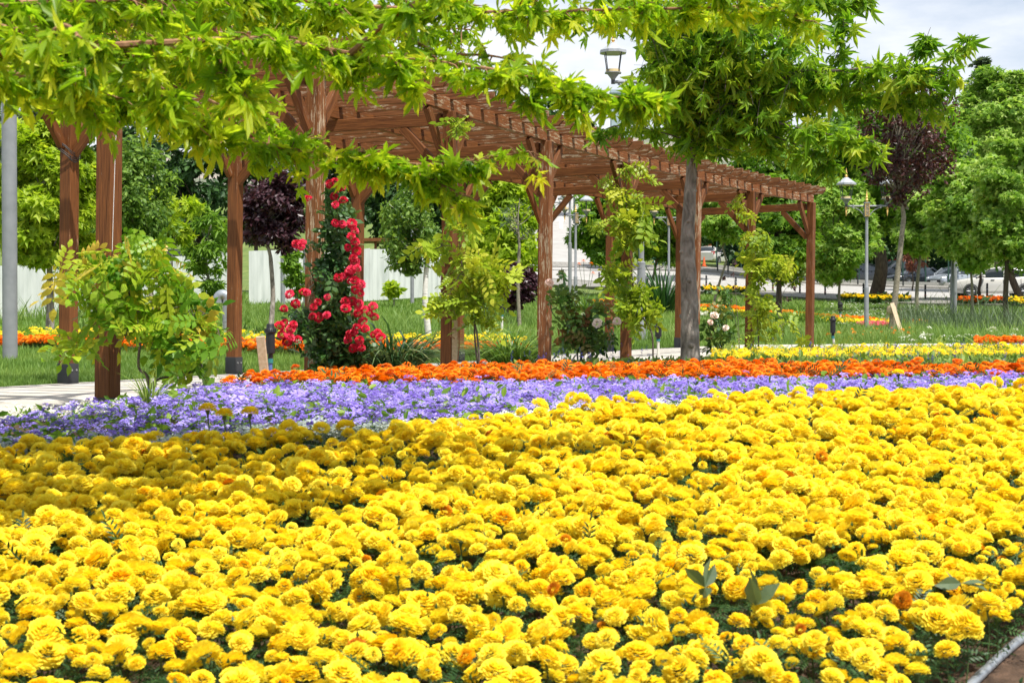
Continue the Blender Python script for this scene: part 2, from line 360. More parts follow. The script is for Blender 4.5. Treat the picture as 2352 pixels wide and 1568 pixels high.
L['wist'] = leafmat('wisteria_leaf', [(.06,.18,.012),(.19,.36,.018),(.40,.48,.03),(.58,.40,.07)], .46, .42)
L['wisty'] = leafmat('yellow_wisteria_leaf', [(.16,.28,.02),(.34,.44,.03),(.55,.56,.06)], .42, .42)
L['rose'] = leafmat('rose_leaf', [(.02,.07,.016),(.05,.13,.03),(.11,.21,.05)], .26, .35, spec=.5)
L['roseg'] = leafmat('green_rose_leaf', [(.035,.10,.02),(.08,.18,.035),(.16,.24,.05),(.26,.12,.05)], .3, .38)
L['marifol'] = leafmat('marigold_foliage', [(.014,.05,.014),(.035,.095,.025),(.07,.15,.04)], .25)
L['grass'] = leafmat('grass_blade', [(.08,.16,.022),(.14,.25,.04),(.26,.36,.08)], .36, .55)
L['grassy'] = leafmat('meadow_blade', [(.09,.17,.03),(.16,.27,.05),(.28,.34,.10)], .36, .6)
L['clump'] = leafmat('daylily_leaf', [(.06,.14,.02),(.13,.24,.035),(.24,.36,.06)], .3, .4)
L['hosta'] = leafmat('hosta_leaf', [(.02,.06,.018),(.05,.12,.03),(.30,.34,.14)], .25, .4)
L['iris'] = leafmat('iris_leaf', [(.012,.05,.014),(.03,.095,.025),(.06,.15,.04)], .2, .4)
L['salv'] = leafmat('salvia_leaf', [(.11,.20,.03),(.21,.32,.05),(.34,.44,.10)], .38)
L['yellow'] = leafmat('yellow_petal', [(.98,.86,.10),(.98,.80,.05),(.97,.71,.016),(.92,.47,.005),(.60,.20,.012)], .46, .6, tint=1.0, spec=.2)
L['orange'] = leafmat('orange_petal', [(.62,.10,.003),(.82,.20,.006),(.90,.29,.008),(.92,.38,.012)], .2, .6, tint=1.0, spec=.2)
L['purple'] = leafmat('lilac_petal', [(.14,.09,.42),(.27,.19,.68),(.38,.30,.84),(.50,.43,.92)], .25, .7, tint=1.0, spec=.15)
L['blue'] = leafmat('salvia_flower', [(.035,.03,.20),(.08,.07,.36)], .1, .7)
L['whitef'] = leafmat('white_flower', [(.55,.57,.45),(.74,.75,.66),(.82,.82,.78)], .2, .7, tint=1)
L['dusty'] = leafmat('silver_foliage', [(.25,.30,.27),(.42,.47,.43)], .15, .8)
L['red'] = leafmat('red_rose_petal', [(.42,.004,.02),(.66,.012,.05),(.78,.05,.12),(.82,.16,.24)], .2, .5, tint=1)
L['blush'] = leafmat('blush_rose_petal', [(.82,.60,.54),(.90,.76,.70),(.92,.86,.80)], .2, .5, tint=1)
L['pink'] = leafmat('pink_petal', [(.62,.06,.12),(.78,.14,.22)], .2, .6)
L['brown'] = leafmat('spent_bloom', [(.20,.06,.02),(.45,.20,.03)], .1, .8)

# ------------------------------------------------------------------ ground, promenade, roads
def grid(name, rows, mat, kind='structure', lift=0.0):
    n = len(rows[0]); V = [(p[0], p[1], p[2] + lift) for r in rows for p in r]
    Fc = [(a*n+i, a*n+i+1, (a+1)*n+i+1, (a+1)*n+i) for a in range(len(rows)-1) for i in range(n-1)]
    if lift > .1:                                   # raised sheets get side walls
        m = len(rows); ed = [i for i in range(n)] + [a*n+n-1 for a in range(1, m)] + [(m-1)*n+i for i in range(n-2, -1, -1)] + [a*n for a in range(m-2, 0, -1)]
        k = len(V); V += [(V[i][0], V[i][1], V[i][2] - lift - .1) for i in ed]
        Fc += [(ed[i], ed[(i+1) % len(ed)], k + (i+1) % len(ed), k + i) for i in range(len(ed))]
    me = bpy.data.meshes.new(name); me.from_pydata(V, [], Fc); me.materials.append(mat); me.update()
    me.polygons.foreach_set('use_smooth', [True]*len(me.polygons))
    o = put(name, me)
    if kind: o['kind'] = kind
    return o
ys = np.concatenate([np.linspace(-8, 13, 85), np.linspace(13.3, 30, 56), np.linspace(30.5, 120, 150), np.linspace(121, 260, 60), np.linspace(270, 1300, 30)])
us = np.linspace(-.9, .9, 121)
rows = []
for y in ys:
    x = us * (abs(y) + 7); z = G(x, np.full_like(x, y))
    rows.append(list(zip(x, np.full_like(x, y), z)))
grid('ground', rows, M['lawn'])
# far city hillside
rows = []
for y in np.linspace(900, 3600, 28):
    x = np.linspace(-1600, 1900, 60)
    z = 16 + (y - 900) * .17 * np.clip(1.05 + .10*np.sin(x/260) + .06*np.sin(x/90 + y/300), .5, 2) * np.clip(1 - ((y - 2300)/2600)**2, 0, 1)
    rows.append(list(zip(x, np.full_like(x, y), z)))
M['hill'] = noisemat('far_hillside', [(.35, (.10,.13,.08)), (.6, (.22,.20,.16)), (.75, (.34,.28,.24))], scale=.012, detail=12, rough=1)
grid('hills', rows, M['hill'])
def hillz(x, y): return 16 + (y - 900) * .17 * max(.5, 1.05 + .10*math.sin(x/260) + .06*math.sin(x/90 + y/300)) * max(0, 1 - ((y - 2300)/2600)**2)

PF = [Vector(p) for p in [(-4.55,4.5),(-3.6,6.85),(-2.62,9.2),(-1.62,11.6),(-.63,13.95),(.37,16.2),(1.47,18.4),(2.62,20.45),(3.72,22.3),(5.08,24.3)]]
def pdir(i):
    a = PF[max(i-1, 0)]; b = PF[min(i+1, len(PF)-1)]; return (b - a).normalized()
PN = [Vector((pdir(i).y, -pdir(i).x)) for i in range(len(PF))]       # towards the flower beds
PB = [PF[i] - PN[i] * 2.5 for i in range(len(PF))]
edgeF = [PF[i] + PN[i] * (.55 if i < 3 else .28) for i in range(len(PF))] + [Vector(p) for p in [(6.6,25.2),(9,25.9),(14,26.4),(24,26.8)]]
edgeB = [PB[i] + PN[i] * (-.02) for i in range(len(PF))] + [Vector(p) for p in [(4.6,28.2),(8,29.0),(14,29.4),(24,29.6)]]
edgeF.insert(0, Vector((-5.6,1.5))); edgeB.insert(0, Vector((-8.2,2.5)))
def poly_interp(pl, n):
    r = []
    for a, b in zip(pl[:-1], pl[1:]):
        for k in range(n): r.append(a.lerp(b, k / n))
    return r + [pl[-1]]
eF, eB = poly_interp(edgeF, 8), poly_interp(edgeB, 8)
rows = [[(p.x, p.y, g1(p.x, p.y)) for p in (a.lerp(b, k/8) for k in range(9))] for a, b in zip(eF, eB)]
grid('path', rows, M['path'], lift=.022)
EFx = np.array([p.x for p in edgeF]); EFy = np.array([p.y for p in edgeF])
def behind_front(x, y):                         # True on the promenade side of the bed edge
    return np.where(x < 5.4, y > np.interp(x, EFx[:-4], EFy[:-4]), y > np.interp(x, EFx[-5:], EFy[-5:]))
EBx = np.array([p.x for p in edgeB]); EBy = np.array([p.y for p in edgeB])
def behind_back(x, y): return y > np.interp(x, EBx, EBy) + .02
# soil of the planted beds: one sheet a little above the ground, between the camera side and the promenade edge
rows = []
bx = np.linspace(-5.4, 16, 80)
for t in np.linspace(0, 1, 60):
    yb = np.where(bx < 5.4, np.interp(bx, EFx[:-4], EFy[:-4]), np.interp(bx, EFx[-5:], EFy[-5:])) - .03
    y = -2 + (yb + 2) * t
    rows.append(list(zip(bx, y, G(bx, y))))
o = grid('soil', rows, M['soil'], lift=.03)

def uz(u, d): return Vector((u*d, d, g1(u*d, d)))
nearE = [(-.0,93.5),(.061,88.5),(.137,84),(.2,80),(.29,74.5),(.34,72.5),(.46,70.5),(.58,69)]
farE = [(.0,104),(.07,100.5),(.144,96.5),(.214,94.5),(.275,92),(.34,89.5),(.46,86.5),(.58,85)]
def strip(name, A, B, mat, lift, nsub=8, sub=4, kind='structure'):
    A = poly_interp([Vector((u*d, d)) for u, d in A], nsub); B = poly_interp([Vector((u*d, d)) for u, d in B], nsub)
    rows = [[(p.x, p.y, g1(p.x, p.y)) for p in (a.lerp(b, k/sub) for k in range(sub+1))] for a, b in zip(A, B)]
    return grid(name, rows, mat, kind, lift)
strip('road', nearE, farE, M['road'], .05, sub=10)
def off(E, k): return [(u, d + k) for u, d in E]
strip('pavement', off(nearE, -.25), off(nearE, -6.5), M['walk'], .15)
strip('kerb', off(nearE, -.25), off(nearE, 0.0), M['kerb'], .17, sub=2)
strip('pavement', off(farE, .2), off(farE, 4.2), M['walk'], .15)
strip('kerb', off(farE, .0), off(farE, .2), M['kerb'], .17, sub=2)
for s0, s1 in ((.35, .55), (6.2, 6.32)):
    strip('road_marking', off(nearE[2:], s0), off(nearE[2:], s1), M['white'], .057, sub=1)
# the street that climbs the hill away from the camera
A = [(-.012,101),(-.008,112),(-.004,125),(.0,140),(.004,160),(.006,185),(.007,205)]
B = [(.074,99),(.066,112),(.058,125),(.053,140),(.050,160),(.047,185),(.044,205)]
strip('road', A, B, M['road'], .09, nsub=12, sub=8)
mb = MB()
def hillpt(u, d): p = uz(u, d); return (p.x, p.y, p.z + .12)
u0 = .0345
for pts in ([(-.0012,136.0),(.0012,136.0),(.0012,144),(-.0012,144)], [(-.0034,144),(.0034,144),(0,150)]):
    mb.add([hillpt(u0 + a, d) for a, d in pts], [tuple(range(len(pts)))])
tag(mb.build('road_arrow', M['white']), kind='structure')

# ------------------------------------------------------------------ pergola
pg = thing('pergola', (PF[3].x, PF[3].y, 0), 'long curving reddish brown timber pergola with slatted roof running beside the flower beds', 'pergola')
base = Vector(pg.location)
def bar(name, p0, p1, w, h, parent, mat, origin=base, bevel=.006, chamfer=0.0, up=Vector((0,0,1))):
    p0 = Vector(p0); p1 = Vector(p1); d = p1 - p0; Ln = d.length; d.normalize()
    s_ = up.cross(d).normalized(); u = d.cross(s_)
    mb = MB()
    pts = [(0, -h/2), (Ln, -h/2), (Ln, h/2), (0, h/2)]
    if chamfer: pts = [(chamfer, -h/2), (Ln - chamfer, -h/2), (Ln, -h/2 + chamfer*1.0), (Ln, h/2), (0, h/2), (0, -h/2 + chamfer*1.0)]
    mb.prism(pts, -w/2, w/2)
    o = mb.build(name, mat, parent, bevel=bevel)
    R = Matrix((d, s_, u)).transposed().to_4x4(); o.matrix_local = Matrix.Translation(p0 - origin) @ R
    return o
HB = 2.50      # underside of the long beams
nP = len(PF); PW = .118
for i in range(nP):
    dirv = pdir(i)
    for side, q in (('f', PF[i]), ('b', PB[i])):
        gz = g1(q.x, q.y)
        p = bar('post', (q.x, q.y, gz - .1), (q.x + .03, q.y, HB), PW, PW, pg, M['wood_r'] if (side == 'f' and i == 3) else M['wood_w'] if (side == 'f' and i in (5,7)) else M['wood'],
                up=Vector((dirv.x, dirv.y, 0)))
        # metal shoe with bolts, a sub-part
        mb = MB(); e = PW/2 + .006
        mb.box((.06, -e, -e), (.30 if side == 'b' else .17, e, e))
        sh = mb.build('post_shoe', M['shoe'], p, bevel=.003)
        for a in (-.03, .03):
            mb = MB(); mb.ring([[((.24 if side == 'b' else .13) + .009*math.cos(k*.785), q_, a + .009*math.sin(k*.785)) for k in range(8)] for q_ in (-e-.007, e+.007)])
            mb.build('bolt', M['bolt'], p)
        # knee braces along the beam
        for s_ in (-1, 1):
            j = i + s_
            if 0 <= j < nP:
                t = ((PF if side == 'f' else PB)[j] - q).normalized()
                a = (q.x + t.x*.05, q.y + t.y*.05, HB - .52); b_ = (q.x + t.x*.46, q.y + t.y*.46, HB - .01)
                bar('knee_brace', a, b_, .055, .088, pg, M['wood'])
        n = PN[i] * (1 if side == 'b' else -1)
        bar('knee_brace', (q.x + n.x*.05, q.y + n.y*.05, HB - .60), (q.x + n.x*.50, q.y + n.y*.50, HB - .13), .055, .088, pg, M['wood'])
    a, b_ = PF[i], PB[i]; n = PN[i]
    bar('tie_beam', (a.x - n.x*.06, a.y - n.y*.06, HB - .07), (b_.x + n.x*.06, b_.y + n.y*.06, HB - .07), .06, .12, pg, M['wood'])
BH = .135
for i in range(nP - 1):
    for q, r in ((PF, 0), (PB, 0), ([ (PF[k] + PB[k]) * .5 for k in range(nP)], 1)):
        a, b_ = q[i], q[i+1]; t = (b_ - a).normalized()
        if i == nP - 2: b_ = b_ + t * .1
        bar('beam', (a.x, a.y, HB + BH/2), (b_.x - t.x*.004, b_.y - t.y*.004, HB + BH/2), .07, BH, pg, M['wood_w'] if q is PF else M['wood'], bevel=.004)
RH = .115
for i in range(nP - 1):
    n_r = 7 if i < nP - 2 else 8
    for k in range(n_r):
        t = k / (7 if i < nP - 2 else 7.6); f = PF[i].lerp(PF[i+1], t); b_ = PB[i].lerp(PB[i+1], t); n = (f - b_).normalized()
        j = random.uniform(-.012, .012); ov = .36 + random.uniform(-.02, .02)
        z = HB + BH + RH/2 - .02
        bar('rafter', (b_.x - n.x*.30, b_.y - n.y*.30, z + j*.2), (f.x + n.x*ov, f.y + n.y*ov, z), .045, RH, pg, M['wood_r'], chamfer=.055, bevel=.003)
# ------------------------------------------------------------------ flower beds
def yint(px, tab): return np.interp(px, [a for a, _ in tab], [b for _, b in tab])
PXD_Y = [(-300,5.7),(0,5.95),(300,6.05),(700,6.3),(1100,6.55),(1400,7.0),(1800,7.2),(2352,7.7),(2700,7.9)]       # back edge of the yellow bed
PXD_P = [(-300,6.6),(0,6.85),(260,7.5),(520,9.2),(800,9.4),(1100,9.6),(1500,9.8),(2352,10.2),(2700,10.3)]                              # back edge of the lilac band
PXD_O = [(-300,7.3),(500,9.9),(700,11.2),(1000,12.2),(1200,12.5),(1600,12.5),(2000,11.9),(2352,11.4),(2700,11.2)]        # back edge of the orange band
def scatter(y0, y1, dens, umax=.40, g=rng, minx=None):
    # jittered uniform points in the visible wedge
    n = int(dens * (y1 - y0) * 2 * umax * (y0 + y1) / 2)
    y = np.sqrt(g.uniform(y0**2, y1**2, n)); x = g.uniform(-umax, umax, n) * y
    return x, y
def poisson(x, y, r):
    # thin a point set so that neighbours keep a distance r
    cell = {}; keep = []
    for i in range(len(x)):
        cx, cy = int(math.floor(x[i]/r)), int(math.floor(y[i]/r)); ok = True
        for a in (-1,0,1):
            for b in (-1,0,1):
                for j in cell.get((cx+a, cy+b), ()):
                    if (x[i]-x[j])**2 + (y[i]-y[j])**2 < r*r: ok = False; break
                if not ok: break
            if not ok: break
        if ok: cell.setdefault((cx, cy), []).append(i); keep.append(i)
    return np.array(keep, int)

def bloom_proto(seed, rings=8, n0=15, ruff=.13, flat=.74, cen=0.0):
    g = np.random.default_rng(seed); V = []; T = []; R = []
    for k in range(rings):
        t = k / (rings - 1); ang0 = g.uniform(0, 6.28); n = max(4, int(n0 * (1 - .62 * t)))
        el = t * 1.35 - .12                                   # elevation on the dome
        r0 = math.cos(el); z0 = math.sin(el) * flat
        for i in range(n):
            a = ang0 + 2*math.pi*(i + g.uniform(-.25, .25))/n; w = math.pi/n * 1.35
            rb = r0 * .55; rt = r0 * g.uniform(.90, 1.08) + .03*t; zt = z0 + g.uniform(-.04, .05) + .05*t
            k0 = len(V)
            pts = [(rb, a - w*.5, z0*.75 - .06), (rb, a + w*.5, z0*.75 - .06)]
            for q, (da, dr) in enumerate(((w, .84), (w*.5, 1.0), (0, .93), (-w*.5, 1.02), (-w, .84))):
                pts.append((rt*dr*(1 + g.uniform(-ruff, ruff)*.5), a + da, zt + g.uniform(-ruff, ruff)*.55 - (1-t)*.10*abs(q-2)/2))
            for r_, aa, z in pts: V.append((r_*math.cos(aa), r_*math.sin(aa), z))
            R += [.16 + .12*t + cen, .16 + .12*t + cen] + [cen*t + g.uniform(-.06, .06)]*5
            T += [(k0, k0+1, k0+2), (k0, k0+2, k0+3), (k0, k0+3, k0+4), (k0, k0+4, k0+5), (k0, k0+5, k0+6)]
    return np.array(V), np.array(T), np.array(R)
YB = [bloom_proto(20 + i, cen=.04 + .07*(i % 3), n0=12 + i % 4, ruff=.10 + .02*(i % 4), flat=.62 + .05*(i % 4)) for i in range(10)]
x, y = scatter(2.55, 8.0, 1300, .54); px = x / y * F + 1176
m = (y < yint(px, PXD_Y)) & ~((x/y > .20) & (y < 3.95 - (.36 - x/y)*8))
x, y = x[m], y[m]
# clumps: leave small gaps of foliage between plants
gap = np.sin(x*5.1 + 1.3*np.sin(y*3.7)) * np.sin(y*4.3 + 1.1*np.sin(x*4.1))
m = (gap < .62) | (rng.random(len(x)) < .12); x, y = x[m], y[m]
pr = .0315
kp = poisson(x, y, pr); x, y = x[kp], y[kp]
m = rng.random(len(x)) < np.interp(y, [2.6, 3.6, 4.6], [.38, .62, .96]); x, y = x[m], y[m]
n = len(x); print('yellow', n)
size = .0300 * np.exp(rng.normal(size=n) * .25); size = np.clip(size, .015, .046)
z = G(x, y) + .19 + rng.normal(size=n) * .020 + (size - .034) * .6
tilt = rng.normal(size=(n, 2)) * .42; rnd = np.clip(rng.normal(size=n) * .12 + .10, 0, .5)
old = rng.random(n) < .02; rnd[old] = rng.uniform(.65, .95, old.sum()); size[old] *= .62
order = np.argsort(-(size / y)); vis = np.abs(x / y) < .355
vis &= (745 + (ZC - z) / y * F) < 1560
ind = order[vis[order]][:300]; isind = np.zeros(n, bool); isind[ind] = True
def zmat(n, yaw, tilt, s):
    Z = norm(np.stack([tilt[:,0], tilt[:,1] - .12, np.ones(n)], 1)); Y = np.stack([np.cos(yaw), np.sin(yaw), np.zeros(n)], 1)
    Y = norm(Y - Z*(Y*Z).sum(1, keepdims=True)); return np.stack([np.cross(Y, Z), Y, Z], 2) * s[:, None, None]
yaw = rng.uniform(0, 6.28, n); MM = zmat(n, yaw, tilt, size); TT = np.stack([x, y, z], 1)
vi = rng.integers(0, 10, n)
B = Batch()
for k in range(10):
    q = (vi == k) & ~isind
    B.inst(YB[k][:2], MM[q], TT[q], rnd[q], pr=YB[k][2])
tag(B.build('marigold_bed', L['yellow']), 'dense mass of golden yellow marigold blooms filling the bed behind the nearest ones', 'flower bed', kind='stuff')
# single marigolds: stem with a cup, bloom as its part
def bloom_mesh(pb, r, mat, nm='bloom'):
    b = Batch(); b.raw(pb[0], pb[1], np.clip(pb[2] + r, 0, 1)); return b.mesh(nm, mat)
YM = [[bloom_mesh(YB[k], r, L['yellow']) for r in (.0, .12, .26, .42, .8)] for k in range(10)]
def stem_mesh():
    mb = MB(); mb.smooth = True
    mb.tube([(0,0,-.15),(.006,.003,-.08),(0,0,-.022),(0,0,-.004)], [.0018,.002,.0028,.009], 6)
    return mb.mesh('marigold', M['stem'])
SM = stem_mesh()
for i in ind:
    o = put('marigold', SM, None, tuple(TT[i] - np.array([0,0,.004])))
    tag(o, 'one of the nearest yellow marigold blooms at the front of the big yellow bed', 'marigold', 'nearest yellow marigolds in the front bed')
    b = put('bloom', YM[vi[i]][min(4, int(np.argmin([abs(rnd[i]-c) for c in (.0,.12,.26,.42,.8)])))], o)
    Mx = Matrix([list(r) for r in MM[i]]).to_4x4(); b.matrix_local = Mx
# leafy foliage below the blooms
x, y = scatter(2.5, 8.2, 1500, .54); px = x / y * F + 1176; m = (y < yint(px, PXD_Y) + .05) & ~((x/y > .20) & (y < 3.93 - (.36 - x/y)*8)); x, y = x[m], y[m]; n = len(x)
B = Batch(); B.inst(FERN, frames(n, up=1.6, size=.055, droop=.2), np.stack([x, y, G(x, y) + .135 + np.clip(rng.normal(size=n)*.03, -.08, .045)], 1), rng.uniform(0, 1, n))
tag(B.build('marigold_foliage', L['marifol']), 'dark green feathery leaves showing between the yellow marigolds', 'foliage', kind='stuff')
# buds
x, y = scatter(2.6, 6, 70, .42); n = len(x)
BUD = (np.array([(0,0,0),(.5,0,.5),(-.25,.43,.5),(-.25,-.43,.5),(0,0,1.6)], float), np.array([(0,1,2),(0,2,3),(0,3,1),(4,2,1),(4,3,2),(4,1,3)]))
B = Batch(); B.inst(BUD, zmat(n, rng.uniform(0,6,n), rng.normal(size=(n,2))*.2, np.full(n, .012)), np.stack([x, y, G(x, y) + .19 + rng.normal(size=n)*.015], 1), rng.uniform(.3, 1, n))
tag(B.build('marigold_buds', L['marifol']), 'small green unopened buds poking up among the yellow marigolds', 'flower buds', kind='stuff')
# a few broad weeds in the yellow bed
def broad_weed(px, py, d, s, label, seed):
    g = np.random.default_rng(seed); p = P(px, py, d); b = Batch(); n = 5
    Mx = frames(n, up=.4, size=s, droop=-.9, sv=.2, g=g); T_ = np.tile(np.array(p) + np.array([0,0,-s*.5]), (n, 1))
    b.inst(OVAL, Mx, T_, g.uniform(.3, 1, n)); o = b.build('weed', L['greyg'], loc=tuple(p)); tag(o, label, 'weed')
broad_weed(1740, 1350, 3.75, .09, 'broad dark leaf weed among yellow marigolds at lower right centre', 3)
broad_weed(2210, 1310, 3.85, .07, 'pale grey green lobed weed leaves among marigolds near right edge', 4)
broad_weed(1620, 1320, 3.9, .07, 'slender pale leaf weed left of the broad dark one', 6)

# lilac ageratum
def fuzzy(seed, n=26):
    g = np.random.default_rng(seed); V = []; T = []
    for i in range(n):
        r = math.sqrt(g.uniform(0, 1)) ; a = g.uniform(0, 6.28); x0, y0 = r*math.cos(a), r*math.sin(a); z0 = .42*(1 - r*r) + g.uniform(-.08, .08)
        k = len(V); s_ = g.uniform(.20, .34); b_ = g.uniform(0, 6.28)
        for q in range(3): V.append((x0 + s_*math.cos(b_ + 2.09*q), y0 + s_*math.sin(b_ + 2.09*q), z0 + g.uniform(-.16, .16)))
        T.append((k, k+1, k+2))
    return np.array(V), np.array(T)
FZ = [fuzzy(40 + i) for i in range(6)]
def head_field(name, protos, x, y, hgt, hj, size, sj, mat, label, cat, rr=(0, 1), tl=.2, flatz=1.0):
    n = len(x); B = Batch(); s_ = size * np.exp(rng.normal(size=n)*sj); vi = rng.integers(0, len(protos), n)
    z = G(x, y) + hgt + rng.normal(size=n)*hj; Mx = zmat(n, rng.uniform(0, 6.28, n), rng.normal(size=(n,2))*tl, s_); r = rng.uniform(rr[0], rr[1], n)
    T_ = np.stack([x, y, z], 1)
    for k, pb in enumerate(protos):
        q = vi == k; B.inst(pb[:2], Mx[q], T_[q], r[q], pr=pb[2] if len(pb) > 2 else None)
    return tag(B.build(name, mat), label, cat, kind='stuff')
x, y = scatter(5.6, 10.4, 1300, .54); px = x / y * F + 1176
m = (y > yint(px, PXD_Y) + .22) & (y < yint(px, PXD_P)) & ~behind_front(x, y + .25)
dens = np.sin(x*3.1 + 2*np.sin(y*2.2))*np.sin(y*4.0 + 1.5*np.sin(x*2.7)); m &= (dens < .5) | (rng.random(len(x)) < .35)
x, y = x[m], y[m]; kp = poisson(x, y, .030); x, y = x[kp], y[kp]; print('lilac', len(x))
head_field('ageratum', FZ, x, y, .135, .020, .026, .28, L['purple'], 'low carpet of lilac purple ageratum between the yellow bed and the orange band', 'flower bed')
x, y = scatter(5.5, 10.6, 900, .54); px = x / y * F + 1176; m = (y > yint(px, PXD_Y) + .1) & (y < yint(px, PXD_P)+.15) & ~behind_front(x, y + .1); x, y = x[m], y[m]; n = len(x)
B = Batch(); B.inst(OVAL, frames(n, up=1.0, size=.045, droop=0), np.stack([x, y, G(x, y) + .10 + rng.normal(size=n)*.028], 1), rng.uniform(0, 1, n))
tag(B.build('ageratum_foliage', L['mid']), 'small green leaves among the lilac ageratum', 'foliage', kind='stuff')
# white alyssum edging: in front of the lilac and beside the promenade
x, y = scatter(5.5, 8.6, 3200, .54); px = x / y * F + 1176; yy = yint(px, PXD_Y)
m = (y > yy + .02) & (y < yy + .24); B1 = (x[m], y[m])
head_field('alyssum', [fuzzy(70, 14), fuzzy(71, 12)], B1[0][::2], B1[1][::2], .150, .02, .016, .3, L['whitef'], 'thin band of creamy white alyssum between yellow marigolds and lilac ageratum', 'flower bed')
xx = x; m = behind_front(x, y + .30) & ~behind_front(x, y - .04) & (y > 6.3)
m2 = rng.random(len(x)) < .8
head_field('alyssum', [fuzzy(72, 14), fuzzy(73, 12)], x[m & m2], y[m & m2], .06, .02, .02, .3, L['whitef'], 'white alyssum spilling along the paved walk at left', 'flower bed')
x, y = scatter(5.4, 7.4, 900, .54); px = x / y * F + 1176; yy = yint(px, PXD_Y); m = (y > yy - .02) & (y < yy + .22) & (np.abs(px - 400) < 520); x, y = x[m], y[m]
head_field('dusty_miller', [fuzzy(75, 18)], x, y, .16, .02, .03, .25, L['dusty'], 'silvery grey dusty miller edging in shade behind the yellow marigolds', 'flower bed')

# orange marigolds
OB = [bloom_proto(60 + i, rings=5, n0=9, flat=.55, cen=.05*(i % 3)) for i in range(5)]
OM = [[bloom_mesh(OB[k], r, L['orange'], 'marigold') for r in (.12, .4, .65)] for k in range(5)]
def orange(x, y, hgt, size, label, group, name='marigold_band', indiv=0, ilabel=None, rr=(0, .75)):
    n = len(x); s_ = size*np.exp(rng.normal(size=n)*.18); z = G(x, y) + hgt + rng.normal(size=n)*.018 - .03*(np.sin(x*4 + 2*np.sin(y*3)) > .8)
    Mx = zmat(n, rng.uniform(0, 6.28, n), rng.normal(size=(n,2))*.22, s_); T_ = np.stack([x, y, z], 1); vi = rng.integers(0, 5, n); r = rng.uniform(*rr, n)
    isi = np.zeros(n, bool)
    if indiv:
        v = np.abs(x/y) < .355; o_ = np.argsort(-s_/y); isi[o_[v[o_]][:indiv]] = True
    B = Batch()
    for k in range(5):
        q = (vi == k) & ~isi; B.inst(OB[k][:2], Mx[q], T_[q], r[q], pr=OB[k][2])
    tag(B.build(name, L['orange']), label, 'flower bed', kind='stuff')
    for i in np.where(isi)[0]:
        o = put('marigold', OM[vi[i]][int(r[i]*3.99) % 3]); o.matrix_world = Matrix.Translation(T_[i]) @ Matrix([list(q) for q in Mx[i]]).to_4x4()
        tag(o, ilabel, 'marigold', group)
def green_under(x, y, hgt, size, mat, label, name='foliage', proto=FERN, cat='foliage', up=.9):
    n = len(x); B = Batch(); B.inst(proto, frames(n, up=up, size=size, droop=-.4), np.stack([x, y, G(x, y) + hgt + rng.normal(size=n)*hgt*.25], 1), rng.uniform(0, 1, n))
    tag(B.build(name, mat), label, cat, kind='stuff')
x, y = scatter(8.5, 13, 420, .54); px = x / y * F + 1176
m = (y > yint(px, PXD_P) + .12) & (y < yint(px, PXD_O)) & (px > 515) & ~behind_front(x, y + .12); x, y = x[m], y[m]
kp = poisson(x, y, .048); x, y = x[kp], y[kp]; print('orange', len(x))
orange(x, y, .175, .036, 'broad band of deep orange marigolds behind the lilac ageratum', None)
x, y = scatter(8.5, 13, 420, .54); px = x / y * F + 1176
m = (y > yint(px, PXD_P) - .02) & (y < yint(px, PXD_O)+.1) & (px > 505) & ~behind_front(x, y + .1)
green_under(x[m], y[m], .10, .08, L['marifol'], 'dark green marigold leaves below the orange band', 'marigold_foliage')
def tall_yellow(px, py, d, label):
    p = P(px, py, d); o = put('marigold', SM, None, p); o.scale = (1.3, 1.3, 1.6); tag(o, label, 'marigold'); b = put('bloom', YM[2][1], o); b.scale = (.032, .032, .022)
tall_yellow(2064, 856, 9.2, 'lone tall yellow marigold standing up in front of the orange band at right')
tall_yellow(477, 938, 6.2, 'tall shaded yellow marigold over the lilac, leftmost of three')
tall_yellow(515, 950, 6.15, 'tall shaded yellow marigold over the lilac, middle of three')
tall_yellow(574, 946, 6.2, 'tall shaded yellow marigold over the lilac, rightmost of three')
# salvia and mixed green strip behind the orange
x, y = scatter(11, 24, 150, .54); px = x / y * F + 1176
m = (y > yint(px, PXD_O) - .05) & ~behind_front(x, y + .15) & (px > 1090)
ms = m & (y < 16.2)
sx, sy = x[ms], y[ms]
sx2, sy2 = np.repeat(sx, 4) + rng.normal(size=4*len(sx))*.08, np.repeat(sy, 4) + rng.normal(size=4*len(sy))*.08
green_under(sx2, sy2, .085, .05, L['salv'], 'loose strip of fresh green salvia leaves behind the orange band', 'salvia_foliage', OVAL, up=.3)
m = rng.random(len(sx)) < .06*(1 + np.sin(sx*2.3)*.8); bx_, by_ = sx[m], sy[m]; n = len(bx_)
def spike(seed):
    g = np.random.default_rng(seed); V = []; T = []
    for i in range(22):
        t = g.uniform(0, 1); a = g.uniform(0, 6.28); r = .11*(1.1 - t); k = len(V); c = np.array([r*math.cos(a), r*math.sin(a), .35 + t*.65]); 
        for q in range(3): V.append(c + g.normal(size=3)*.035)
        T.append((k, k+1, k+2))
    k = len(V); V += [np.array(v) for v in [(-.012,0,-.2),(.012,0,-.2),(0,0,.9)]]; T.append((k, k+1, k+2))
    return np.array(V), np.array(T)
SPK = [spike(i) for i in range(4)]
head_field('salvia', SPK, bx_, by_, .10, .05, .115, .25, L['blue'], 'dark violet blue salvia spikes standing in the green strip', 'flowers', tl=.08)
x, y = scatter(16.0, 18.9, 260, .54); px = x / y * F + 1176; m = (px > 1640) & ~behind_front(x, y + .1); x, y = x[m], y[m]
kp = poisson(x, y, .055); x, y = x[kp], y[kp]
YB2 = [bloom_proto(90 + i, rings=4, n0=8) for i in range(3)]
head_field('marigold_band', YB2, x, y, .13, .02, .036, .18, L['yellow'], 'far strip of bright yellow marigolds near the end of the pergola', 'flower bed', rr=(0, .3))
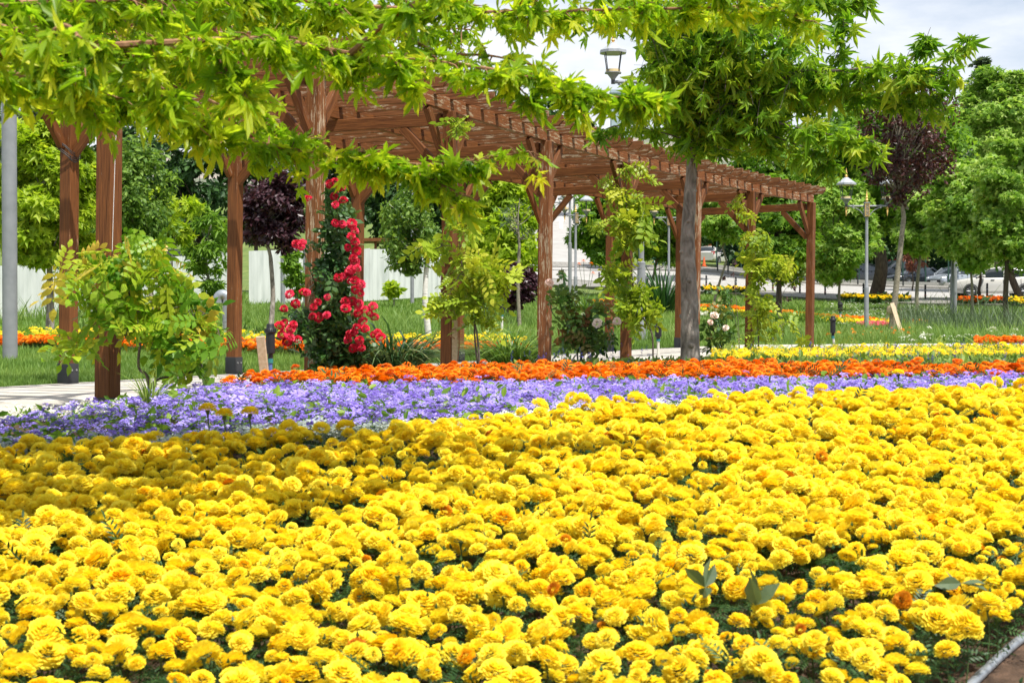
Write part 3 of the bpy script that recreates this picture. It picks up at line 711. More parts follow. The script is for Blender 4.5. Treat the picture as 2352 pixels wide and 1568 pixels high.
green_under(x, y, .11, .12, L['salv'], 'green leaves under the far yellow strip', 'marigold_foliage')
x, y = scatter(18.9, 20.6, 260, .54); px = x / y * F + 1176; m = (px > 1880) & ~behind_front(x, y + .1)
head_field('ageratum', FZ[:3], x[m], y[m], .09, .02, .038, .2, L['purple'], 'far strip of lilac ageratum beside the pale walk at right', 'flower bed')
x, y = scatter(23.2, 26.6, 150, .54); px = x / y * F + 1176; m = (px > 2240) & ~behind_front(x, y + .1)
orange(x[m], y[m], .16, .045, 'small far patch of orange marigolds at the right edge beside the walk', None)

# the strips in the lawn behind the pergola
def lawn_band(pts, w, dens, fn):
    xs, ys_ = [], []
    for (pa, da), (pb, db) in zip(pts[:-1], pts[1:]):
        a = np.array([X(pa, da), da]); b = np.array([X(pb, db), db]); L_ = np.linalg.norm(b - a); n = int(L_*w*dens); t = rng.random(n); s_ = rng.uniform(-w/2, w/2, n)
        q = (b - a) / L_; pnt = a + t[:, None]*(b - a) + s_[:, None]*np.array([-q[1], q[0]]); xs.append(pnt[:, 0]); ys_.append(pnt[:, 1])
    x, y = np.concatenate(xs), np.concatenate(ys_); m = behind_back(x, y); return x[m], y[m]
lb1 = [(-200,25.5),(160,25.2),(400,24),(700,22.8),(980,22.3),(1200,22.6)]
x, y = lawn_band(lb1, 1.9, 170, 0); orange(x, y, .15, .046, 'orange marigold strip crossing the lawn behind the pergola at left', None, rr=(.2, .8))
green_under(x, y, .08, .10, L['marifol'], 'leaves under the left orange strip', 'marigold_foliage')
lb2 = [(p, d + 2.4) for p, d in lb1]
x, y = lawn_band(lb2, 2.4, 90, 0); green_under(x, y, .12, .14, L['mid'], 'green leaves of the sparse yellow strip behind the left orange strip', 'marigold_foliage')
m = rng.random(len(x)) < .30; head_field('marigold_band', YB2, x[m], y[m], .19, .04, .042, .2, L['yellow'], 'sparse small yellow marigolds behind the left orange strip', 'flower bed', rr=(0, .25))
rb = [(1370,63),(1500,61),(1640,60),(1760,57),(1830,54),(1930,51.5),(2090,47.5)]
x, y = lawn_band(rb, 1.5, 90, 0); orange(x, y, .17, .07, 'thin far orange marigold strip curving across the sloping lawn at right', None, rr=(.2, .8))
rb2 = [(1600,56.5),(1760,54),(1930,49),(2090,45.5)]
x, y = lawn_band(rb2, 1.0, 80, 0); m = rng.random(len(x)) < .5
green_under(x, y, .10, .2, L['mid'], 'leaves of the thin far yellow strip', 'marigold_foliage')
head_field('marigold_band', YB2, x[m], y[m], .17, .03, .055, .2, L['yellow'], 'thin yellow marigold line in front of the far orange strip', 'flower bed', rr=(0, .25))
x, y = lawn_band([(2290,43),(2500,42)], 1.2, 90, 0); orange(x, y, .16, .06, 'orange marigolds at the right edge behind the tall grass', None)
x, y = lawn_band([(1985,46),(2055,45.2)], .9, 150, 0); head_field('petunia', FZ[:3], x, y, .14, .03, .07, .2, L['pink'], 'small patch of pink petunias by the lamp post in the lawn', 'flowers')
x, y = lawn_band([(1600,52),(1680,52)], .8, 150, 0); head_field('petunia', FZ[:3], x, y, .14, .03, .06, .2, L['whitef'], 'small patch of white flowers in the lawn behind the rose bush', 'flowers')
def ringbed(px, d, r, mat, label, protos=YB2, under='marifol'):
    c = GP(px, d); n = int(r*r*3.14*60); a = rng.uniform(0, 6.28, n); q = r*np.sqrt(rng.uniform(.0, 1, n)); x = c.x + q*np.cos(a); y = c.y + q*np.sin(a)*.8
    m = rng.random(n) < .6
    B = Batch(); k = int(m.sum()); B.inst(protos[0][:2], zmat(k, a[m], rng.normal(size=(k,2))*.2, np.full(k, .09)), np.stack([x[m], y[m], G(x[m], y[m]) + .36 + rng.normal(size=k)*.04], 1), rng.uniform(0, .6, k), mi=0)
    B.inst(OVAL, frames(n, size=.28, up=.6), np.stack([x, y, G(x, y) + .24], 1), rng.uniform(0, 1, n), mi=1)
    tag(B.build('flower_ring', [L[mat], L[under]]), label, 'flower bed', kind='stuff')
ringbed(1668, 77.5, 1.3, 'yellow', 'yellow flower bed round the slanting tree by the road')
ringbed(2010, 70.8, 1.7, 'yellow', 'dark leaved yellow flower ring round the big trunk on the pavement')
ringbed(2252, 67.6, 1.3, 'orange', 'red orange flower ring round the thin trunk on the pavement', OB)
ringbed(2370, 66.0, 1.2, 'yellow', 'yellow flower ring at the right edge of the pavement')

# grass
def grassfield(name, y0, y1, dens, hgt, mat, label, mask, proto=BL2, umax=.42, sv=.3, wid=1.0, cat='grass', rr=(0, 1)):
    x, y = scatter(y0, y1, dens, umax); m = mask(x, y, x / y * F + 1176); x, y = x[m], y[m]; n = len(x)
    B = Batch(); Mx = yawframes(n, hgt, sv, .22, wid); patch = .5 + .5*np.sin(x*1.3 + 2*np.sin(y*.7))*np.sin(y*.9 + x*.3)
    B.inst(proto, Mx, np.stack([x, y, G(x, y) + .0], 1), np.clip(rng.uniform(rr[0], rr[1], n)*.6 + patch*.4, 0, 1)); print(name, n)
    return tag(B.build(name, mat), label, cat, kind='stuff')
side = lambda x, y, px: behind_back(x, y) & (px < 1500)
grassfield('grass', 8.5, 16, 3400, .062, L['grass'], 'green lawn grass along the left edge of the promenade', lambda x, y, px: behind_back(x, y), wid=1.2)
grassfield('grass', 16, 30, 900, .075, L['grass'], 'green lawn behind the pergola', lambda x, y, px: behind_back(x, y), BL1, wid=2.2)
grassfield('grass', 30, 76, 75, .13, L['grass'], 'mown sloping lawn up to the pavement', lambda x, y, px: np.ones(len(x), bool), BL1, wid=5, umax=.40)
grassfield('meadow_grass', 28, 50, 110, .28, L['grassy'], 'tall unmown meadow grass and lavender stems left of centre', lambda x, y, px: (px > 500) & (px < 1560) & (np.sin(x*.8 + y*.3) > -.5), BL2, wid=.8)
grassfield('meadow_grass', 29.2, 44, 190, .30, L['grassy'], 'tall lavender and meadow grass filling the lawn at right', lambda x, y, px: (px > 1440) & ((px > 2060) | (y < 37)), BL2, wid=.75)
grassfield('meadow_grass', 48, 62, 26, .55, L['grassy'], 'tall dry grass standing before the white fence', lambda x, y, px: (px < 560) , BL2, wid=.9)
grassfield('lavender', 34, 52, 42, .75, L['greyg'], 'grey green lavender stems rising above the meadow at right', lambda x, y, px: (px > 2050) & (px < 2352) & (np.sin(x*1.1) > -.6), BL2, wid=.4)
x, y = scatter(45, 69, 10, .40); px = x/y*F + 1176; m = (px > 1900) & (px < 2200)
head_field('clover', FZ[:2], x[m], y[m], .10, .02, .028, .2, L['whitef'], 'white clover dots scattered over the far lawn', 'flowers')
x, y = scatter(29.4, 31, 60, .40); px = x/y*F + 1176; m = (px > 2060) & (rng.random(len(x)) < .35)
head_field('white_ground_cover', FZ[:2], x[m], y[m], .10, .08, .055, .3, L['whitef'], 'creamy white low flowers along the far side of the walk', 'flowers')
x, y = scatter(24, 34, 14, .40); px = x/y*F + 1176; m = (px > 1900) & (px < 2100) & behind_back(x, y) & (y > 30)
head_field('poppies', YB2[:2], x[m][::3], y[m][::3], .22, .06, .03, .3, L['orange'], 'few orange yellow wild flowers in the meadow near the lamp post', 'flowers', rr=(.5, .9))
# ------------------------------------------------------------------ trees
def polyline(pts, n):                     # smooth resample (Catmull-Rom)
    pts = [Vector(p) for p in pts]; q = [pts[0]*2 - pts[1]] + pts + [pts[-1]*2 - pts[-2]]; r = []
    for i in range(1, len(q) - 2):
        for k in range(n):
            t = k / n; a, b, c, d = q[i-1], q[i], q[i+1], q[i+2]
            r.append(.5*((2*b) + (c - a)*t + (2*a - 5*b + 4*c - d)*t*t + (3*b - a - 3*c + d)*t**3))
    return r + [pts[-1]]
def lerp_r(a, b, n): return [a + (b - a)*k/(n - 1) for k in range(n)]

def tree(name, px, d, pyfork, crown, leaf, mat, bark, label, group=None, r=.07, nclump=26, per=260, size=.14, clump_r=.42, up=.7, droop=.4, ow=.5, lean=0, seed=1,
         fill=1.0, depth=None, cat='tree', flat=1.0, limbs=14, rr=(0, 1), shell=.45, base=None, hang=0, cone=0.0):
    g = np.random.default_rng(seed); b0 = base if base is not None else GP(px, d); Lb = Vector(b0)
    x0, x1, y0, y1 = crown
    c = P((x0 + x1)/2, (y0 + y1)/2, d); rx = (x1 - x0)/2/F*d; rz = (y1 - y0)/2/F*d; ry = depth or rx*.9
    fork = P(px + lean, pyfork, d)
    root = thing(name, Lb, label, cat, group)
    mb = MB(); mb.smooth = True
    mid = Lb.lerp(fork, .5) + Vector((g.normal()*r*.6, g.normal()*r*.4, 0))
    pts = polyline([Lb - Vector((0,0,.15)), Lb + Vector((0,0,.12)), mid, fork], 5); n_ = len(pts)
    mb.tube(pts, [r*(1.45 if k < 3 else 1.12)*(1 - .38*k/(n_-1)) for k in range(n_)], 10, .05)
    # clump centres
    n = nclump; v = norm(g.normal(size=(n, 3))); q = (shell + (1 - shell)*g.random(n)) ** .6
    C_ = np.array(c) + v*q[:, None]*np.array([rx, ry, rz])*.86
    if cone < 0:
        f = np.clip((C_[:, 2] - (c.z - rz))/(2*rz), 0, 1); C_[:, 0] = c.x + (C_[:, 0] - c.x)*(1 + cone*(1 - f)**1.3); C_[:, 1] = c.y + (C_[:, 1] - c.y)*(1 + cone*(1 - f))
    if cone > 0: f = np.clip((C_[:, 2] - (c.z - rz))/(2*rz), 0, 1); C_[:, 0] = c.x + (C_[:, 0] - c.x)*(1 - cone*f); C_[:, 1] = c.y + (C_[:, 1] - c.y)*(1 - cone*f)
    top = Vector((c.x + g.normal()*rx*.1, c.y, c.z + rz*.6))
    lead = polyline([fork, fork.lerp(top, .5) + Vector((g.normal()*rx*.12, 0, 0)), top], 5)
    mb.tube(lead, lerp_r(r*.66, r*.12, len(lead)), 7, .04)
    for i in range(min(limbs, n)):
        e = Vector(C_[i]); k = int(np.clip((e.z - fork.z)/max(.1, top.z - fork.z)*.6, 0, .85)*(len(lead)-1)); s = lead[k]
        m_ = s.lerp(e, .5) + Vector((0, 0, -.06*rz)) + Vector(tuple(g.normal(size=3)*rx*.06))
        L2 = polyline([s, m_, e], 4); mb.tube(L2, lerp_r(r*.34*(1 - .6*k/len(lead)), r*.05, len(L2)), 5, .03)
    mb.build('trunk', bark, root).location = -Lb
    # leaves
    cnt = g.integers(int(per*.6), int(per*1.4), n); idx = np.repeat(np.arange(n), cnt); N = len(idx)
    cs = clump_r*min(rx, rz, ry)*np.exp(g.normal(size=n)*.25)
    o_ = g.normal(size=(N, 3)); o_ = norm(o_)*(g.random(N)**.45)[:, None]
    T_ = C_[idx] + o_*cs[idx][:, None]*np.array([1, 1, .75*flat])
    if hang: T_[:, 2] -= g.random(N)*hang*rz
    outv = norm(T_ - np.array(c) + 1e-6)
    B = Batch(); cr_ = g.uniform(-.16, .16, n)
    B.inst(leaf, frames(N, up=up, droop=droop, size=size, sv=.25, out=outv, ow=ow, g=g), T_ - np.array(Lb), np.clip(g.uniform(rr[0], rr[1], N)*.75 + .12 + cr_[idx], 0, 1))
    B.build('crown', mat, root)
    return root

T = tree
# left
T('young_maple', 115, 31, 640, (-40,255,235,650), MAPLE_LO, L['bright'], M['bark'], 'bright yellow green young maple on the lawn between grey mast and left back post', 'maples on the lawn', r=.10, nclump=60, per=240, size=.16, seed=2, clump_r=.30, up=.9, flat=.8)
T('slender_tree', 345, 36, 660, (205,400,270,640), OVAL, L['birch'], M['barkg'], 'slender small leaved green tree behind the leaning wisteria post', None, r=.08, nclump=40, per=260, size=.13, seed=3, hang=.2, droop=.9)
T('young_maple', 395, 42, 600, (330,445,420,575), MAPLE_LO, L['bright'], M['bark'], 'small bright green maple sprays right of the wisteria post', None, r=.05, nclump=18, per=120, size=.17, seed=4)
T('fruit_tree', 481, 44, 655, (428,545,455,690), NARROW, L['mid'], M['bark'], 'small fruit tree with drooping leaves standing before the white fence', None, r=.075, nclump=26, per=90, size=.26, seed=5, droop=1.2, up=.3, clump_r=.30)
T('plum_tree', 622, 31, 590, (546,712,385,585), OVAL, L['plum'], M['bark'], 'round dark purple leaved plum tree on a thin grey trunk before the white fence', 'purple leaved plum trees', r=.062, nclump=40, per=260, size=.115, seed=6, clump_r=.36)
T('slender_tree', 682, 47, 640, (652,712,545,690), LOBE3, L['mid'], M['barkg'], 'sparse green sapling beside the grey post at the fence', None, r=.05, nclump=14, per=60, size=.2, seed=7)
T('weeping_birch', 985, 26.5, 560, (868,1015,400,600), OVAL, L['birch'], M['birch'], 'weeping birch with slim white trunk behind the pergola', None, r=.065, nclump=44, per=120, size=.085, seed=8, hang=.5, droop=1.6, up=.1, clump_r=.26)
T('broadleaf_tree', 1110, 46, 690, (1040,1240,395,670), LOBE3, L['bright'], M['barkg'], 'fresh yellow green tree seen between third and fourth front posts', None, r=.09, nclump=46, per=200, size=.2, seed=9)
T('bare_crown_tree', 1193, 38, 560, (1148,1240,430,560), NARROW, L['greyg'], M['barkg'], 'thin straight tree with sparse twiggy crown left of the thickest post pair', None, r=.055, nclump=20, per=14, size=.12, seed=10, limbs=20)
T('shrub', 905, 54, 680, (880,925,645,690), OVAL, L['bright'], M['barkg'], 'tiny golden green shrub by itself before the white fence', None, r=.03, nclump=10, per=70, size=.16, seed=11, cat='shrub')
T('purple_shrub', 1190, 41, 700, (1145,1240,600,712), OVAL, L['plum'], M['barkd'], 'low dark purple bush behind the daylily clump', None, r=.04, nclump=24, per=150, size=.14, seed=12, cat='shrub')
T('slender_tree', 250, 50, 640, (120,330,420,700), OVAL, L['mid'], M['barkg'], 'leafy green tree filling the gap between the two left posts', None, r=.08, nclump=40, per=180, size=.17, seed=13)
# dark evergreen masses behind the fence
ev = [(430,74,370,560,200,610,'far dark green evergreen directly left of the third back post'), (590,78,500,660,170,600,'far dark evergreen behind the purple plum tree'),
      (780,80,670,870,190,600,'dark evergreen behind the red climbing rose'), (900,84,840,980,330,590,'dark evergreen showing left of the weeping birch'), (330,88,200,400,170,600,'tall dark evergreen far behind the leaning wisteria post'),
      (1010,86,960,1100,300,590,'dark evergreen behind the white birch trunk'), (60,92,-60,180,210,600,'dull green tree far behind the grey mast'), (-60,80,-180,40,250,600,'dull green tree at far left edge')]
for i, (px, d, x0, x1, y0, y1, lb) in enumerate(ev):
    T('evergreen', px, d, 640, (x0,x1,y0,y1), OVAL, L['dark'] if i < 6 else L['greyg'], M['barkd'], lb, 'dark evergreens behind the fence', r=.2, nclump=46, per=260, size=.30, seed=20+i, clump_r=.36, ow=.8)
# centre and right
rt = [
 ('maple',1412,74,640,(1305,1470,425,620),'deep','deep green maple overhanging the pale hill street left of the fifth post',.10,44,240,.24),
 ('maple',1500,80,640,(1430,1600,400,620),'deep','deep green maple behind the sign and the yucca',.12,44,240,.24),
 ('maple',1640,66,600,(1570,1740,400,560),'plane','light maple behind the big grey trunk, on a slanting reddish stem',.07,40,200,.20),
 ('maple',1788,52,620,(1700,1880,390,650),'deep','dark maple with crooked trunk left of the last post',.12,54,230,.19),
 ('maple',1929,61,640,(1830,2010,395,660),'plane','light green maple on slim trunk left of the lantern post',.07,56,230,.19),
 ('broad_tree',2010,72,530,(1830,2230,200,560),'deep','large old tree with very thick dark trunk standing in a flower ring',.38,80,300,.27),
 ('maple',2105,63,590,(2045,2200,420,598),'plane','light maple on a slim curved trunk right of the purple leaved tree',.09,44,220,.20),
 ('maple',2232,57,650,(2120,2330,330,645),'plane','pale green maple with low hanging crown over the parked white car',.075,80,240,.17),
 ('maple',2312,49,620,(2230,2440,300,640),'plane','full maple at the right edge on a dark ridged trunk',.11,80,260,.155),
 ('maple',2252,71,640,(2180,2300,400,600),'deep','maple on a short trunk inside the orange flower ring',.10,36,220,.24),
 ('maple',2350,69,600,(2290,2480,300,600),'deep','leaning dark trunked maple at the very right edge',.20,50,240,.25),
 ('tall_maple',2290,84,560,(2190,2420,120,520),'plane','tall bright maple rising to the sky at the right edge',.18,90,280,.25),
 ('maple',1590,90,620,(1520,1680,300,560),'plane','fresh green maple behind the sixth front post',.14,44,240,.29),
 ('maple',1760,94,600,(1650,1850,280,560),'deep','green maple behind the last but one post',.14,50,240,.30),
 ('maple',1900,98,600,(1800,1990,250,560),'deep','tall dark green maple behind the end of the pergola',.16,54,240,.31),
 ('maple',1470,100,560,(1400,1560,320,480),'plane','bright tree top showing just over the pergola slats',.14,44,240,.30),
 ('maple',2120,100,560,(2030,2230,230,560),'dark','dark tree behind the purple leaved crown',.2,60,240,.32),
 ('maple',2230,110,540,(2150,2330,240,560),'dark','dark leaved tree behind the right hand maples',.2,50,240,.36),  # this and the next trees use the dark leaf material
 ('maple',1700,104,600,(1620,1800,420,640),'dark','dark leaved tree behind the parked cars left of the last post',.2,40,240,.34),
 ('maple',1960,112,600,(1880,2080,430,640),'dark','dark leaved tree standing over the parked dark cars',.2,40,240,.36),
 ('maple',2110,116,600,(2040,2240,450,640),'dark','dark leaved tree behind the red parked car',.2,40,240,.36),
 ('maple',2320,118,600,(2230,2460,420,640),'dark','dark tree far behind the white car',.2,40,240,.36),
 ('maple',1560,116,600,(1500,1640,430,600),'dark','dark tree behind the ticket machine',.2,36,220,.36),
 ('maple',1240,120,520,(1180,1290,250,500),'deep','green tree left of the pale hill street',.2,40,240,.36),
 ('round_tree',1140,135,420,(1098,1190,192,420),'dark','distant dark round tree top above the pergola slats',.2,34,200,.42),
 ('round_tree',1245,140,420,(1190,1300,212,420),'dark','second distant dark tree top, right of the round one',.2,34,200,.42),
 ('round_tree',1350,150,400,(1300,1400,268,420),'dark','distant low dark tree top under the big maple twigs',.2,30,180,.45),
 ('round_tree',2262,125,400,(2215,2300,108,420),'greyg','tall grey green tree standing against the sky at right',.25,44,230,.36),
 ('round_tree',2330,120,400,(2280,2420,150,420),'greyg','grey green tree top at the right edge behind the tall maple',.25,40,230,.36),
]
for i, (nm, px, d, pf, cr_, mt, lb, r_, nc, per, sz) in enumerate(rt):
    T(nm, px, d, pf, cr_, MAPLE_LO if d < 64 else (LOBE3 if d < 100 else OVAL), L[mt], M['barkd'] if r_ >= .1 else M['barkg'], lb, 'green trees on the right and along the road', r=r_, nclump=nc, per=per, size=sz*.98, seed=50+i, clump_r=.36, ow=.45, up=.95, flat=.8,
      lean=(28 if px == 1640 else -34 if px == 2350 else 8 if px == 2105 else 0), depth=None)
T('dry_shrub', 2095, 86, 625, (2068,2128,560,628), NARROW, L['dry'], M['barkd'], 'small reddish brown withered tree in front of the red car', None, r=.05, nclump=16, per=60, size=.22, seed=90, cat='shrub')
# purple leaved tree with the timber prop
pt = T('plum_tree', 2047, 34.5, 500, (1925,2235,140,490), OVAL, L['plum2'], M['barkg'], 'tall bronze purple leaved tree tied to a slanting timber prop beside the lantern post', 'purple leaved plum trees', r=.085, nclump=96, per=66, size=.10, seed=95, clump_r=.20, lean=28, limbs=70, ow=.2, hang=.08, shell=.2, cone=-.42)
b0 = GP(2047, 34.5)
mb = MB(); mb.smooth = True
mb.tube([b0 + Vector((0,0,.60)), b0 + Vector((.01,0,.64)), b0 + Vector((.01,0,.74)), b0 + Vector((.01,0,.80))], [.105,.125,.122,.10], 12, .1)
for k in range(14):
    a = random.uniform(0, 6.28); q = b0 + Vector((.11*math.cos(a), .11*math.sin(a), .66)); mb.tube([q, q + Vector((.03*math.cos(a), .03*math.sin(a), -.12)), q + Vector((.05*math.cos(a), .05*math.sin(a), -.26 - random.random()*.1))], [.006,.005,.002], 4)
mb.build('tree_tie', M['pine'], pt).location = -b0
def stake(p0, p1, w, t, label, name='wooden_stake', mat='pine'):
    o = MB(); p0 = Vector(p0); p1 = Vector(p1); L_ = (p1 - p0).length; o.box((0, -w/2, -t/2), (L_, w/2, t/2)); q = o.build(name, M[mat], bevel=.004)
    d = (p1 - p0).normalized(); y = Vector((1, 0, 0)); y = (y - d*y.dot(d)).normalized(); z = d.cross(y)
    q.matrix_world = Matrix.Translation(p0) @ Matrix((d, y, z)).transposed().to_4x4(); tag(q, label, 'stake'); return q
e = GP(2078, 33.9); stake(e - Vector((0,0,.1)), (b0.x - .02, b0.y - .13, b0.z + .86), .10, .03, 'slanting pine plank propping the purple leaved tree')
# rose of the maples: trunk in the flower bed with its drawn branches
def limb_tree(name, base, trunk_pts, trunk_r, limbs, leaf, mat, bark, twigmat, label, size, seed, group=None, twig=.012):
    # limbs: (list of (px,py,d), radius px of the leaf sleeve, leaves, limb radius m)
    g = np.random.default_rng(seed); Lb = Vector(base); root = thing(name, Lb, label, 'tree', group)
    mb = MB(); mb.smooth = True; pts = polyline(trunk_pts, 6)
    rr__ = list(np.interp(np.linspace(0, 1, len(pts)), np.linspace(0, 1, len(trunk_r)), trunk_r)); rr__[0] *= 1.5; rr__[1] *= 1.28; rr__[2] *= 1.1
    mb.tube(pts, rr__, 18, .07)
    for k in range(9):
        i_ = int(3 + k*len(pts)/13); c_ = pts[i_]; a_ = g.uniform(0, 6.28) if k % 2 else -1.6; q_ = Vector((math.cos(a_), math.sin(a_), .25))
        mb.tube([c_ + q_*rr__[i_]*.6, c_ + q_*rr__[i_]*1.02, c_ + q_*rr__[i_]*1.22], [rr__[i_]*.5, rr__[i_]*.34, rr__[i_]*.12], 8, .15)
    mb.build('trunk', bark, root).location = -Lb
    mt = MB(); mt.smooth = True; B = Batch()
    for q in limbs:
        pts_, rad, cnt, lr = q[:4]; cnt = int(cnt*(1.35 if size < .06 else 1.08)); rad *= 1.22 if rad > 30 else 1.0; vs = q[4] if len(q) > 4 else 1.0; dr = q[5] if len(q) > 5 else .9
        pl = polyline([P(*p) for p in pts_], 8); n_ = len(pl)
        mt.tube(pl, lerp_r(lr, max(.0022, lr*.3), n_), 6, .05)
        A_ = np.array([tuple(p) for p in pl]); seg = np.linalg.norm(np.diff(A_, axis=0), axis=1); cum = np.concatenate([[0], np.cumsum(seg)]); dm = A_[:, 1].mean(); R_ = rad/F*dm
        # side twigs carry most of the leaves
        nt_ = max(2, int(cnt/9)); ts = g.uniform(.04, 1, nt_)**.85*cum[-1]; S = np.stack([np.interp(ts, cum, A_[:, k]) for k in range(3)], 1)
        dv = norm(g.normal(size=(nt_, 3))*np.array([1, .8, .8*vs]) + np.array([.1, 0, -.15])); ln = R_*g.uniform(.35, 1.15, nt_)
        E = S + dv*ln[:, None]; E[:, 2] -= ln*.2
        for a, b in list(zip(S, E))[::1]:
            m_ = (a + b)/2 + np.array([0, 0, .12*np.linalg.norm(b - a)]); mt.tube([a, m_, b], [twig*.42, twig*.3, twig*.12], 4)
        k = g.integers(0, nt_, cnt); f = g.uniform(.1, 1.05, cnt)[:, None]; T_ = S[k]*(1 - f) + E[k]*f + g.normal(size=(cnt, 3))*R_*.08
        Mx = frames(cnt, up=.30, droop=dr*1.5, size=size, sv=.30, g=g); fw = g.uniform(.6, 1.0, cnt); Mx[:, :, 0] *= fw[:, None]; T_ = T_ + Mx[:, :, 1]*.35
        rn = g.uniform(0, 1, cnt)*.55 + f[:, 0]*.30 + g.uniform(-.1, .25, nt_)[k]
        lf = leaf if isinstance(leaf, list) else [leaf]; w_ = g.integers(0, len(lf), cnt); rn = np.clip(rn, 0, 1)
        for a_, l_ in enumerate(lf): B.inst(l_, Mx[w_ == a_], (T_ - np.array(Lb))[w_ == a_], rn[w_ == a_])
    mt.build('branches', twigmat, root).location = -Lb
    B.build('crown', mat, root)
    return root
D = 14.6; b2 = Vector((X(1587, D), D, -.12))
lm2 = []
for (cx, cy, r_, n_) in [(1600,20,110,620),(1545,85,74,420),(1700,80,100,520),(1630,170,80,460),(1460,10,70,300),(1760,170,90,460),(1540,190,60,260),(1690,240,70,340),(1800,90,80,340),(1840,235,56,300),(1760,275,50,240),(1640,-90,150,500),(1780,-40,110,360),(1480,-80,110,300),(1580,240,46,140),(1650,100,90,420),(1820,170,76,320),(1540,150,46,200),(1700,160,80,320)]:
    dd = D + rng.uniform(-1.2, 1.0); lm2.append(([(1592, 330 - abs(330-cy)*.35, D), ((1592+cx)/2, (300+cy)/2 - 10, (D+dd)/2), (cx, cy, dd), (cx + (cx-1592)*.2, cy - 10, dd)], r_*1.08, int(n_*.95), .022, .9))
lm2 += [([(1620,200,D),(1760,165,D-.5),(1900,165,D-.8),(2060,155,D-1),(2190,175,D-1.2)], 46, 640, .02, .9),
        ([(1800,180,D),(1950,215,D-.6),(2080,232,D-.8),(2170,220,D-1)], 40, 380, .014, .7),
        ([(1900,175,D-.6),(1930,100,D-.7),(1937,25,D-.7)], 18, 75, .007, .8), ([(2070,160,D-.9),(2115,110,D-1),(2135,65,D-1)], 16, 60, .007, .8), ([(2140,170,D-1),(2190,120,D-1.1),(2225,82,D-1.1)], 14, 50, .006, .8),
        ([(1640,250,D),(1750,275,D-.7),(1880,305,D-1),(2005,325,D-1.2)], 40, 430, .014, .9), ([(1650,270,D),(1760,308,D-.6),(1850,340,D-.8),(1905,362,D-.9)], 40, 340, .012, .9),
        ([(1600,330,D),(1500,300,D-.5),(1420,290,D-.6),(1375,305,D-.7)], 22, 90, .008, .8), ([(1600,310,D),(1640,335,D-.4),(1700,352,D-.6)], 20, 90, .008, .8), ([(1700,40,D),(1850,10,D-.5),(1990,-10,D-.6)], 32, 200, .012, .8)]
limb_tree('silver_maple', b2, [b2 - Vector((0,0,.15)), P(1584,700,D), P(1579,560,D), P(1586,420,D), P(1592,300,D), P(1604,150,D), P(1600,-60,D)], [.104,.086,.074,.058,.044,.034,.02], lm2, MAPLE_MID, L['m2'], M['bark'], M['vinewood'],
          'green silver maple with bare grey trunk growing out of the bed behind the orange band', .098, 33)
# near maple whose branches hang into the top of the view; trunk outside at left
b1 = Vector((-4.4, 4.2, g1(-4.4, 4.2))); J = Vector((-3.4, 4.3, 1.55))
lm1 = [
 ([(-900,250,4.0),(-300,150,4.1),(170,112,4.2),(400,98,4.3),(620,92,4.4),(820,125,4.5),(1060,148,4.6)], 50, 620, .014, .9),
 ([(1040,146,4.6),(1150,165,4.65),(1280,195,4.7),(1400,222,4.75),(1540,232,4.8)], 36, 300, .007, .9),
 ([(800,130,4.5),(880,60,4.4),(965,0,4.3),(1080,-90,4.3)], 36, 90, .011),
 ([(-500,60,4.0),(0,165,4.3),(260,225,4.6),(460,290,4.9),(640,338,5.1),(820,360,5.2),(1000,378,5.2),(1215,348,5.2)], 54, 820, .010, .8),
 ([(-300,60,3.9),(50,10,4.1),(300,0,4.3),(620,0,4.6),(900,20,4.8),(1200,30,4.9),(1500,20,5.0)], 54, 760, .012, .9),
 ([(0,-60,4.6),(300,-70,4.8),(700,-60,5.0),(1100,-50,5.2),(1500,-40,5.2),(1900,-40,5.2)], 60, 420, .014, .9),
 ([(1100,40,5.1),(1300,60,5.2),(1420,30,5.2),(1600,20,5.3),(1760,20,5.3),(1850,50,5.2)], 42, 260, .008, .9),
 ([(-200,120,5.2),(100,110,5.5),(330,130,5.7),(520,170,5.8),(600,220,5.9)], 66, 900, .01, .9),
 ([(-200,160,4.8),(60,160,4.9),(240,190,5.0),(420,240,5.1)], 66, 620, .01, .9),
 ([(-200,-60,5.4),(200,10,5.7),(500,30,5.9),(800,50,6.0),(1080,70,6.0)], 60, 760, .01, .9),
 ([(750,112,4.5),(800,160,4.5),(830,200,4.5)], 24, 50, .004, .9), ([(900,135,4.5),(935,170,4.5),(960,205,4.5)], 22, 45, .004, .9),
 ([(1160,166,4.7),(1195,205,4.7),(1225,240,4.7)], 20, 45, .004, .9), ([(1290,197,4.7),(1325,235,4.7),(1345,275,4.7)], 18, 40, .004, .9),
 ([(300,100,4.3),(340,160,4.3),(395,230,4.3)], 40, 110, .005, .9), ([(480,96,4.4),(520,160,4.4),(560,220,4.4)], 34, 100, .005, .9), ([(150,180,4.3),(200,240,4.35),(230,290,4.4)], 34, 80, .005, .9),
 ([(900,60,5.4),(1000,120,5.5),(1130,130,5.5),(1260,160,5.4)], 36, 110, .008, .9),
 ([(640,80,5.4),(760,110,5.4),(880,110,5.4)], 36, 110, .008, .9),
 ([(480,230,5.3),(600,290,5.4),(720,330,5.4)], 38, 120, .006, .8),
 ([(820,345,5.2),(960,400,5.2),(1070,450,5.1)], 38, 180, .006, .8),
 ([(100,100,3.4),(150,60,3.3),(190,90,3.2)], 34, 22, .008, 1.0),
 ([(-300,10,3.9),(0,60,4.0),(120,130,4.1),(200,160,4.2)], 56, 190, .01, .9),
]
